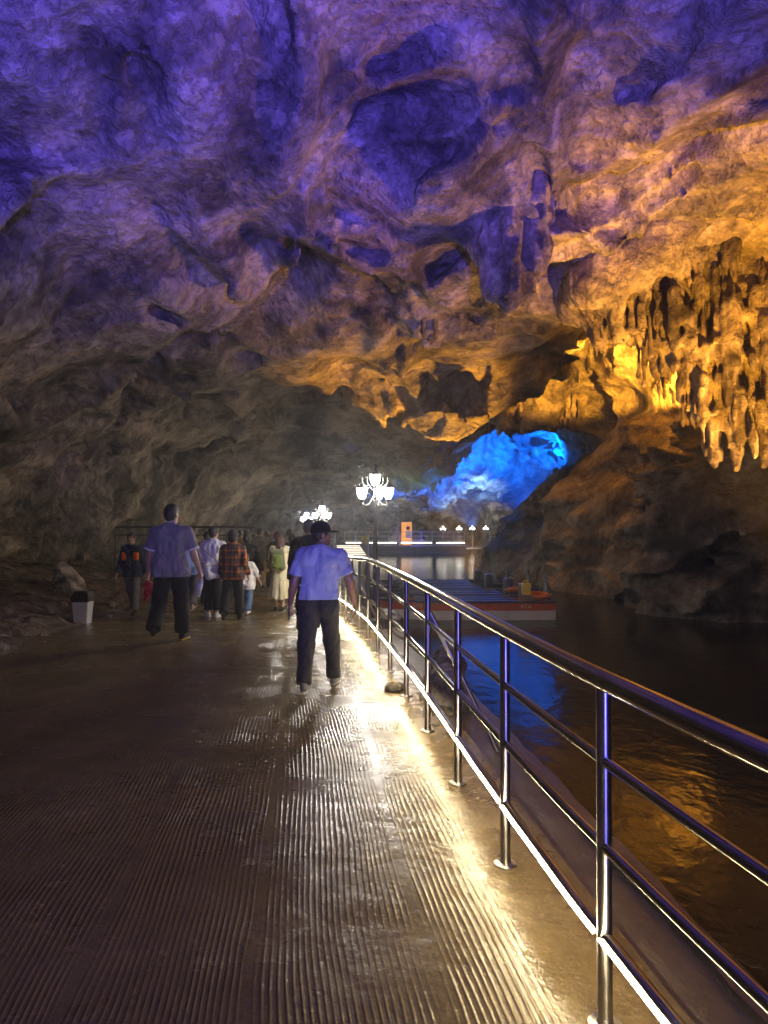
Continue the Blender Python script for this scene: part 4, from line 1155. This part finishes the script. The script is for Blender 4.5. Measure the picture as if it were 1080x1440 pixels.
person('person with bobbed black hair in a black jacket, behind the child', -2.92, 15.2, 1.63, R(-3), 0, 0.013,
    leg=((10, 5, 2), (-12, 22, 2)), foot=(0, -20), arm=((0, 8, 12, 0), (-2, 15, 22, 3)), top='long', topmat=M_BLACKC, hem=0.82, loose=0.035, botmat=M_DENIM, leg_r=0.012, hair='bob', yaw=-12)
jd = person('woman with long reddish hair in a cream dress, wearing a green backpack', -2.16, 14.75, 1.60, R(-2), 0, 0.0105,
    leg=((4, 6, 1), (-5, 12, 1)), foot=(0, -8), arm=((10, 17, 42, 0), (8, 18, 48, 0)), yaw=10, girth=0.93, top='short', topmat=M_CREAM, sleeve=0.85, hem=0.95, loose=0.032, collar=False,
    bottom='skirt', botmat=M_CREAM, skirtlen=0.30, shoe=M_BLACKC, sole=M_SOLEW, hair='long', hairmat=M_HAIRR)
person('man with a grey jacket and tan trousers, turning his head to the right', -3.55, 20.3, 1.74, R(-3), 0, 0.013,
    leg=((8, 6, 2), (-9, 18, 2)), foot=(0, -14), arm=((-3, 11, 14, 2), (4, 11, 18, 2)), yaw=-42, girth=1.1, top='long', topmat=M_GREYJ, hem=0.82, loose=0.045, botmat=M_TAN, leg_r=0.025, hair='short')
far = [(-4.45, 22.0, 1.66, 'short', M_HAIR, 'long', M_TAN, 'dark haired person at the far left of the distant group, in a tan jacket'),
       (-3.95, 21.6, 1.58, 'thin', M_HAIRG, 'short', M_PALEC, 'grey haired person in a pale shirt, left of the grey jacket'),
       (-3.95, 24.0, 1.64, 'bob', M_HAIR, 'short', M_LBLUE, 'person in a light blue top and dark bob, right behind the grey jacket'),
       (-3.32, 20.9, 1.60, 'bob', plain('fair_hair', (0.22, 0.17, 0.10), 0.5, var=0.3, scale=60), 'long', M_GREYJ, 'fair haired person between the grey jacket and the cream dress'),
       (-2.95, 19.6, 1.62, 'beanie', M_HAIRR, 'long', M_NAVYC, 'person in a maroon hat walking ahead of the woman with the backpack'),
       (-2.72, 20.4, 1.71, 'short', M_HAIR, 'short', M_PALEC, 'man in a pale checked shirt, left of the black jacket'),
       (-2.50, 19.3, 1.60, 'long', M_HAIR, 'long', M_BLACKC, 'woman with long black hair beside the black jacket'),
       (-4.75, 24.6, 1.70, 'short', M_HAIR, 'long', M_BLACKC, 'farthest dark figure of the walkway group, near the pipe gate')]
M_MAROON = cloth('maroon_knit', (0.06, 0.015, 0.018))
for i, (x, y, h, hr, hm, tp, tm, lab) in enumerate(far):
    q = 8 + (i * 5) % 9
    person(lab, x, y, h, R(-4 + i), 0, 0.017, leg=((q, 6, 2), (-q, 20, 2)) if i % 2 else ((-q, 20, 2), (q, 6, 2)), foot=(0, -16) if i % 2 else (-16, 0),
           arm=((-q, 9, 14, 0), (q, 9, 16, 0)), yaw=(-20, 15, 0, 30, -8, 0, 12, -5)[i], top=tp, topmat=tm, botmat=(M_BLACKC, M_DENIM, M_DKTR, M_GREYTR)[i % 4], loose=0.03, leg_r=0.012, hair=hr, hairmat=hm, hatmat=M_MAROON)
# two small figures on the far deck
person('tanned bare chested person climbing onto the far deck by the stairs', -2.38, DY + 0.9, 1.45, R(-70), 1, 0.02, top=None, botmat=M_DENIM, leg=((18, 10, 2), (-14, 26, 2)), foot=(0, -20), z=DZ, group='small figures on the far deck')
person('small figure in a red top on the far deck beside the warning sign', -1.02, DY + 1.2, 1.5, R(60), 0, 0.02, top='short', topmat=cloth('red_cloth', (0.42, 0.03, 0.03)), z=DZ, group='small figures on the far deck')

# ---- carried things
wr, d2 = jt['wr', 1], jt['d2', 1]
p = world(jt, wr + d2 * 0.10)
bt = empty('water_bottle', p); bt.rotation_euler = (R(12), R(14), 0); tag(bt, "clear plastic water bottle hanging from the tall man's right hand", 'bottle')
def bottle_mat():
    t = NT('clear_plastic'); t.set(Roughness=0.12); t.b.inputs['Base Color'].default_value = (0.80, 0.84, 0.92, 1)
    t.b.inputs['Transmission Weight'].default_value = 0.55; t.b.inputs['IOR'].default_value = 1.35; return t.m
bm = bmesh.new(); add_lathe(bm, [(0.030, -0.31), (0.036, -0.30), (0.036, -0.22), (0.034, -0.215), (0.036, -0.21), (0.036, -0.08), (0.030, -0.05), (0.014, -0.015), (0.014, 0.0)], (0, 0, 0), 18); mesh_bm('bottle_body', bm, bottle_mat(), bt, True, 40)
bm = bmesh.new(); add_lathe(bm, [(0.017, -0.005), (0.017, 0.018), (0.015, 0.021)], (0, 0, 0), 14); mesh_bm('bottle_cap', bm, M_WHITE, bt, True, 40)
bm = bmesh.new(); add_lathe(bm, [(0.0368, -0.20), (0.0368, -0.10)], (0, 0, 0), 18, False); mesh_bm('paper_wrapper', bm, plain('pale_wrapper', (0.55, 0.58, 0.66), 0.5, var=0.3, scale=40), bt, True)
p = world(jt, jt['wr', 0] + jt['d2', 0] * 0.10)
bg = Sdf(); bg.ell((0.03, 0, -.13), (.085, .05, .10), .03); bg.cap((0.0, 0, -.02), (0.02, 0, -.10), .012, .04, .03); bg.cap((.0, 0, -.19), (-.03, 0, -.29), .045, .022, .04)
o = bg.mesh('bag', M_REDC, None, .008, fold=.012, fscale=(22, 22, 16)); o.location = p; tag(o, "crumpled red plastic bag in the tall man's left hand", 'bag')
p = world(jb, jb['wr', 0] + jb['d2', 0] * 0.085)
bm = bmesh.new(); add_box(bm, (0, 0, 0), (0.012, 0.145, 0.072), None, 0.004)
o = mesh_bm('phone', bm, M_BLACK, None, True, 40); o.location = p; o.rotation_euler = (R(-52), 0, R(10)); tag(o, "dark phone gripped in the left hand of the man in the blue shirt", 'phone')
# white shoulder bag
T = jw['T']; q = T((0.06, -.245, .93))
tb = empty('shoulder_bag', world(jw, q)); tb.rotation_euler = (R(4), R(-12), R(16)); tag(tb, 'slouching white shoulder bag on the back of the person in the white jacket', 'bag')
bg = Sdf()
for sx in (-.12, .12): bg.cap((sx, 0, .10), (sx * .85, 0, -.10), .040, .060, .05)
bg.cap((-.1, 0, -.1), (.1, 0, -.1), .06, .06, .05); bg.cap((-.11, 0, .1), (.11, 0, .1), .035, .035, .05)
bg.mesh('bag_body', cloth('white_canvas', (0.60, 0.57, 0.50)), tb, .009, fold=.010)
bm = bmesh.new(); add_tube(bm, [(-.13, 0, .12), (-.18, .05, .30), (-.22, .12, .50), (-.225, .20, .60)], 0.012, 6); add_tube(bm, [(.12, 0, .12), (-.05, .06, .36), (-.20, .13, .56), (-.225, .20, .60)], 0.012, 6)
mesh_bm('strap', bm, M_TAN, tb, True, 60)
# green backpack
T = jd['T']; bp = empty('backpack', world(jd, T((-.02, -.215, 1.18)))); tag(bp, 'green and grey backpack on the woman in the cream dress', 'backpack')
bg = Sdf()
for sx in (-.075, .075): bg.cap((sx, 0, .14), (sx * 1.2, -.01, -.14), .062, .085, .05)
bg.mesh('pack_body', cloth('grey_pack_cloth', (0.10, 0.11, 0.105)), bp, .010, fold=.006)
bg = Sdf()
for zz in (.07, .0, -.07, -.13): bg.cap((-.07 + .1 * zz, -.055, zz), (.07 - .1 * zz, -.055, zz), .052, .052, .04)
bg.cap((0, -.065, .05), (0, -.07, -.12), .06, .06, .05); bg.mesh('front_pocket', cloth('green_pack_cloth', (0.13, 0.17, 0.045)), bp, .009, fold=.004)
bg = Sdf(); bg.cap((-.09, -.03, .16), (.09, -.03, .16), .058, .058); bg.mesh('top_flap', cloth('olive_pack_cloth', (0.16, 0.17, 0.10)), bp, .010, fold=.004)
for sx in (-1, 1):
    bm = bmesh.new(); add_tube(bm, [(sx * .09, .03, .17), (sx * .10, .12, .235), (sx * .105, .24, .23), (sx * .13, .32, .12), (sx * .16, .28, -.02), (sx * .12, .06, -.12)], 0.016, 6); mesh_bm('strap', bm, M_GREYTR, bp, True, 60)
# ------------------------------------------------------------------ litter bin, gate, boulders
x, y = -5.22, 12.35
lb = empty('litter_bin', (x, y, bank_z(x, y) - 0.03)); tag(lb, 'white litter bin with a black lid at the left edge of the walkway', 'litter bin')
M_BIN = plain('white_bin_plastic', (0.50, 0.51, 0.56), 0.5, var=0.12, scale=6)
bm = bmesh.new()
def frus(bm, a, b, z0, z1, w=1.0, bev=0.012):
    vs = [bm.verts.new((sx * r * .5, sy * r * .5 * w, z)) for z, r in ((z0, a), (z1, b)) for sx, sy in ((-1, -1), (1, -1), (1, 1), (-1, 1))]
    fs = [bm.faces.new(q) for q in ((vs[3], vs[2], vs[1], vs[0]), vs[4:8], vs[0:2] + [vs[5], vs[4]], vs[1:3] + [vs[6], vs[5]], vs[2:4] + [vs[7], vs[6]], [vs[3], vs[0], vs[4], vs[7]])]
    es = list({e for f in fs for e in f.edges}); bmesh.ops.bevel(bm, geom=es, offset=bev, segments=2, affect='EDGES')
frus(bm, 0.22, 0.275, 0, 0.40); mesh_bm('bin_body', bm, M_BIN, lb, True, 30)
bm = bmesh.new(); frus(bm, 0.295, 0.31, 0.395, 0.50); frus(bm, 0.30, 0.22, 0.495, 0.575); mesh_bm('lid', bm, plain('black_bin_lid', (0.012, 0.012, 0.016), 0.4), lb, True, 30)
bm = bmesh.new(); add_box(bm, (0, -0.136, 0.535), (0.17, 0.02, 0.05), None, 0.006); mesh_bm('flap', bm, M_BLACK, lb, True, 30)

M_BOULD = rock_mat('boulder', (0.14, 0.12, 0.10), (0.30, 0.265, 0.22), (0.44, 0.40, 0.33), s=3.0, bumpd=0.12)
def boulder(name, label, loc, r, seed, rot=(0, 0, 0), mat=None, group=None, cuts=(), vox=None, amp=0.18, cat='rock'):
    S = Sdf(); S.ell((0, 0, 0), r); S.grow((0, 0, 0), max(r) * 1.25)
    for n, d in cuts: S.cuts.append((unit(n) * d, n))
    m = min(r)
    def post(P, D):
        q = P / m * 0.9 + seed
        return D + amp * m * (fbm(q, 4, 0.55) + 0.5 * fbm(q * 2.1, 3, 0.5, True) - .2)
    o = S.mesh(name, mat or M_BOULD, None, vox or max(r) / 22, post=post)
    o.location = loc; o.rotation_euler = rot
    return tag(o, label, cat, group)
boulder('slab_rock', 'large pale wedge of fallen rock leaning at the foot of the left wall', (-7.35, 16.4, bank_z(-7.35, 16.4) + .26), (.62, .34, .50), 3.3, (0, R(8), R(-12)), amp=.10,
        cuts=(((.62, -.1, .8), .17), ((-1, -.25, .12), .26), ((0, -1, .1), .16), ((0, .2, -1), .34)))
boulder('boulder', 'rough tan boulder lit by the light strip, just outside the railing', (0.60, 6.75, 0.02), (.27, .30, .27), 8.1, amp=.2, cuts=(((1, 0, .3), .2),))
boulder('boulder', 'low amber lit rock by the water beyond the tan boulder', (0.72, 8.2, -.02), (.20, .26, .22), 2.2, amp=.25)
boulder('boulder', 'small dark flat stone lying at the foot of a railing post', (0.10, 7.05, 0.02), (.10, .12, .06), 5.2, amp=.2)
boulder('boulder', 'amber lit rock beside the base of the nearest street lamp', (0.10, 12.4, -.15), (.22, .26, .30), 6.6, amp=.25)
boulder('boulder', 'rugged violet lit rock standing beside the orange display board on the far deck', (0.95, DY + 1.6, DZ + .75), (.55, .4, .95), 4.4, amp=.3)
rr = random.Random(5)
spots = [(-4.9, 9.1, .10), (-4.75, 8.6, .07), (-5.3, 9.9, .12), (-6.0, 9.4, .11), (-5.05, 10.6, .09), (-5.6, 11.3, .08), (-5.2, 13.5, .08), (-5.35, 14.4, .10), (-6.6, 10.8, .14), (-5.7, 13.0, .09),
         (-7.0, 12.5, .12), (-6.3, 14.0, .09), (-4.7, 9.9, .06), (-5.9, 10.5, .06), (-6.9, 9.5, .10), (-7.6, 11.4, .11), (-5.5, 15.2, .08), (-6.0, 15.8, .10)]
desc = ['pale', 'dull brown', 'cracked grey']
for i, (x, y, r) in enumerate(spots):
    boulder('loose_stone', 'weathered loose stone half sunk in the earth bank left of the walkway', (x, y, bank_z(x, y) + r * .15), (r * rr.uniform(1.0, 1.7), r, r * rr.uniform(.5, .8)), 1.7 * i, (0, 0, rr.uniform(0, 3)), group='loose stones on the left bank', vox=r / 9, cat='stone')
# pipe gate across the left side path
gt = empty('pipe_gate', (-7.2, 24.8, bank_z(-7.2, 24.8) - .2)); gt.rotation_euler = (0, 0, R(-3)); tag(gt, 'dark metal gate of upright bars behind the crowd at the left wall', 'gate')
M_GATE = plain('dull_grey_gate', (0.07, 0.065, 0.06), 0.5)
zb = gt.location.z
for h, r in ((1.50 - zb, .035), (1.22 - zb, .022), (0.25, .022)):
    bm = bmesh.new(); add_tube(bm, [(-2.2, 0, h), (2.75, 0, h)], r, 8); mesh_bm('crossbar', bm, M_GATE, gt, True, 60)
for xx in (-2.2, -0.55, 1.1, 2.75):
    bm = bmesh.new(); add_tube(bm, [(xx, 0, -0.5), (xx, 0, 1.50 - zb)], .035, 8); mesh_bm('gate_post', bm, M_GATE, gt, True, 60)
for k in range(44):
    xx = -2.1 + k * 0.11
    bm = bmesh.new(); add_tube(bm, [(xx, 0, 0.2), (xx, 0, 1.22 - zb)], .010, 5); mesh_bm('bar', bm, M_GATE, gt, True, 60)
# lit fruit-shaped lantern on the right-hand rocks
fl = empty('fruit_lantern', (8.55, 42.5, 1.05)); tag(fl, 'red fruit shaped lantern with a glowing green cap on the right rocks', 'lantern')
bm = bmesh.new(); add_lathe(bm, [(0.05, -.42), (.22, -.36), (.42, -.12), (.46, .10), (.36, .30), (.12, .36)], (0, 0, 0), 20); mesh_bm('fruit', bm, emit('red_lantern', (1, .12, .10), 0.25, (.5, .05, .05)), fl, True, 60)
bm = bmesh.new()
for k in range(7):
    a = k * .9; add_tube(bm, [(0, 0, .36), (.25 * math.cos(a), .25 * math.sin(a), .40), (.52 * math.cos(a), .52 * math.sin(a), .30)], [.05, .09, .02], 6)
mesh_bm('leaves', bm, emit('green_lantern', (.08, 1, .35), 2.2, (.05, .5, .2)), fl, True, 60)

# ------------------------------------------------------------------ stalactites
M_STAL = rock_mat('flowstone', (0.12, 0.095, 0.075), (0.26, 0.21, 0.165), (0.40, 0.34, 0.26), s=1.5, streak=1.3, bumpd=0.14)
def drips(name, label, cat, items, vox, mat, group=None, blend=.12, fold=.10, bulge=.08):
    """items: (x, y, ztop, zbottom, rtop, rbottom)"""
    S = Sdf(); c = np.mean([(i[0], i[1], (i[2] + i[3]) / 2) for i in items], 0)
    for q_ in items:
        x, y, zt, zb, ra, rb = q_[:6]
        if len(q_) > 6:
            S.cap(np.array([x, y, zt]) - c, np.array([q_[6], y - .22 * (q_[6] - x), q_[7]]) - c, ra, rb, .3); continue
        S.cap(np.array([x, y, zt]) - c, np.array([x, y, zb]) - c, ra, rb, blend)
    S.lo -= .15; S.hi += .15
    def post(P, D):
        m = np.abs(D) < .5; q = P[m]
        n = fold * (vnoise(q * np.array([4.5, 4.5, .7], f32) + 3) + .6 * 1.6 * vnoise(q * np.array([10, 10, .45], f32) + 8)) + bulge * vnoise(q * 1.4 + 20) + .07 * vnoise(q * np.array([3, 3, 3.6], f32) + 2)
        D[m] += n
        return D
    o = S.mesh(name, mat, None, vox, post=post); o.location = c; return tag(o, label, cat, group)
r2 = random.Random(21)
pro_x = [5.0, 5.4, 5.8, 6.2, 6.7, 7.0, 7.4, 8.0, 8.6, 9.6, 10.8]
pro_b = [5.55, 5.25, 5.75, 5.0, 4.45, 3.9, 3.25, 2.85, 2.75, 2.6, 2.5]
pro_t = [6.9, 7.2, 7.5, 7.8, 8.2, 8.5, 8.8, 8.9, 9.0, 8.6, 8.0]
it = []
for k in range(300):
    x = r2.uniform(5.0, 10.8); b = np.interp(x, pro_x, pro_b); t = np.interp(x, pro_x, pro_t)
    y = 16.9 - 0.22 * (x - 5) + r2.uniform(-.5, .6)
    zb = b + (t - b) * (r2.random() ** 1.5) * .8
    zt = min(t - .1, zb + r2.uniform(.9, 3.2))
    it.append((x + r2.uniform(-.1, .1), y, zt + .3, zb, r2.uniform(.07, .20), r2.uniform(.008, .03)))
for k in range(110):     # thick draped columns behind the spikes
    x = r2.uniform(5.1, 10.8); b = np.interp(x, pro_x, pro_b); t = np.interp(x, pro_x, pro_t)
    it.append((x, 17.15 - 0.22 * (x - 5) + r2.uniform(-.15, .2), t, b + (t - b) * r2.uniform(.15, .6), .38, .09))
for x0, x1 in ((4.9, 5.9), (5.9, 7.0), (7.0, 8.6), (8.6, 10.9)):    # the ledge they hang from
    for dy in (-.55, .1, .7):
        it.append((x0, 16.9 - 0.22 * (x0 - 5) + dy, np.interp(x0, pro_x, pro_t) + .25, 0, .62, .62, x1, np.interp(x1, pro_x, pro_t) + .25))
drips('stalactite_curtain', 'great amber lit curtain of long stalactites hanging at the right side', 'stalactite curtain', it, .042, M_STAL, blend=.045, fold=.04)
it = [(2.55 + dx, 14.4 + dy, 9.6, 6.45 + dz, .46, .30) for dx, dy, dz in ((-.42, 0, .05), (0, -.1, -.12), (.34, .1, .0), (.02, .3, .1), (-.2, .25, .1), (.46, -.05, .35))]
drips('hanging_rock', 'blunt dark violet block of stalactite hanging from the ceiling, upper right of centre', 'stalactite', it, .055, M_STAL, fold=.06, blend=.07)
it = []
for k in range(44):
    x = r2.uniform(.4, 2.2); y = 18.6 + r2.uniform(-.7, .6); it.append((x, y, 9.2, 6.2 + 1.7 * r2.random() + .45 * abs(x - 1.2), r2.uniform(.16, .36), r2.uniform(.02, .08)))
drips('stalactite_cluster', 'dark cluster of pointed stalactites hanging at the centre of the ceiling', 'stalactite', it, .055, M_STAL, blend=.06, fold=.06)
it = []
for k in range(60):
    x = r2.uniform(1.6, 8.8); y = 31.5 + r2.uniform(-.4, .5); it.append((x, y, 7.2, 5.6 + .8 * r2.random(), r2.uniform(.08, .2), r2.uniform(.02, .05)))
drips('stalactite_fringe', 'dim brown fringe of small stalactites under the amber chamber wall', 'stalactite', it, .07, M_STAL, blend=.06)
it = []
for k in range(90):
    x = r2.uniform(2.6, 6.2); y = 44.2 + r2.uniform(-.5, .8); it.append((x, y, 8.0, np.interp(x, [2.6, 3.3, 4.2, 5, 6.2], [3.9, 3.45, 5.0, 6.3, 7.2]) + .9 * r2.random(), r2.uniform(.08, .18), r2.uniform(.015, .05)))
drips('stalactite_fringe', 'fine blue edged stalactites hanging left of the bright blue chamber', 'stalactite', it, .07, M_STAL, blend=.06)

# ------------------------------------------------------------------ lights of the show cave
def spot(loc, tgt, c, p, ang, blend=0.6, rad=0.15):
    l = bpy.data.lights.new('flood_light', 'SPOT'); l.energy = p; l.color = c; l.spot_size = R(ang); l.spot_blend = blend; l.shadow_soft_size = rad
    o = bpy.data.objects.new('flood_light', l); COL.objects.link(o); o.location = loc
    o.rotation_euler = (Vector(tgt) - Vector(loc)).to_track_quat('-Z', 'Y').to_euler(); return o
BLUE = (0.10, 0.07, 1.0); AMB = (1.0, 0.43, 0.035)
spot((1.7, -3.0, 1.9), (0.0, 6, 11.9), BLUE, 21000, 80, 0.5, 0.10)       # blue floods behind the photographer, on the vault
spot((-2.0, -1.0, 0.6), (-4.5, 6.5, 9.5), BLUE, 5000, 72, 0.6, 0.2)
spot((1.5, -1.6, 0.95), (-0.35, 6.4, 3.0), (0.09, 0.09, 1.0), 2300, 43, 0.6, 0.35)   # low blue lamp along the railing
spot((6.7, 10.4, -0.3), (8.3, 15.6, 8.6), AMB, 10500, 64, 0.6, 0.2)         # amber flood on the curtain
spot((9.6, 14.6, 0.9), (3.6, 15.8, 7.8), (1.0, 0.47, 0.10), 5600, 68, 0.8, 0.35)   # amber wash sweeping across the vault
spot((9.4, 22.4, 5.3), (8.6, 27.8, 12.6), AMB, 15000, 98, 0.18, 0.2)       # amber flood in the side chamber
spot((3.4, 26.4, -0.5), (1.0, 23.6, 6.2), AMB, 9000, 54, 0.6, 0.2)        # amber under the low lip
spot((9.8, 46.5, 2.4), (7.4, 52.0, 9.5), (0.0, 0.115, 1.0), 105000, 108, 0.5, 0.2)   # blue chamber
spot((6.0, 47.6, 1.2), (4.2, 44.6, 6.0), (0.01, 0.2, 1.0), 6000, 80, 0.6, 0.2)
spot((9.0, 56.5, 1.2), (7.0, 62.0, 5.0), (0.45, 0.8, 1.0), 4500, 70, 0.6, 0.2)
spot((-2.0, 63.0, 0.5), (-1.0, 68.0, 9.0), (0.03, 0.10, 1.0), 1800, 52, 0.6, 0.2)
spot((8.2, 66.0, 0.4), (5, 84, 3.5), (1.0, 0.96, 0.90), 3500, 100, 0.6, 0.2)
spot((6.9, 44.0, 0.9), (8.8, 43.5, 0.8), (0.0, 0.55, 1.0), 400, 130, 0.6, 0.2)
spot((2.2, 40.0, 0.0), (3.0, 43.0, 5.0), (0.0, 1.0, 0.35), 200, 90, 0.8, 0.2)
spot((3.2, DY - .6, 0.0), (1.0, DY + 2.5, 1.5), (0.08, 0.06, 1.0), 90, 110, 0.6, 0.1)
# warm lamp further back along the walkway
l = bpy.data.lights.new('lamp_behind', 'POINT'); l.energy = 430; l.color = (1.0, 0.82, 0.58); l.shadow_soft_size = 0.25
o = bpy.data.objects.new('lamp_light', l); COL.objects.link(o); o.location = (2.3, -5.5, 2.7)

# ------------------------------------------------------------------ damp air
bm = bmesh.new(); add_box(bm, (1.5, 41.5, 5.4), (29.5, 101.5, 14.6))
hz = mesh_bm('haze', bm, None); tag(hz, kind='stuff')
t = NT('damp_air'); t.n.remove(t.b); pv = t.n.new('ShaderNodeVolumePrincipled'); t.link(pv.outputs[0], t.out.inputs['Volume'])
pv.inputs['Color'].default_value = (0.92, 0.93, 0.95, 1); pv.inputs['Density'].default_value = 0.0038; pv.inputs['Anisotropy'].default_value = 0.65
hz.data.materials.append(t.m)
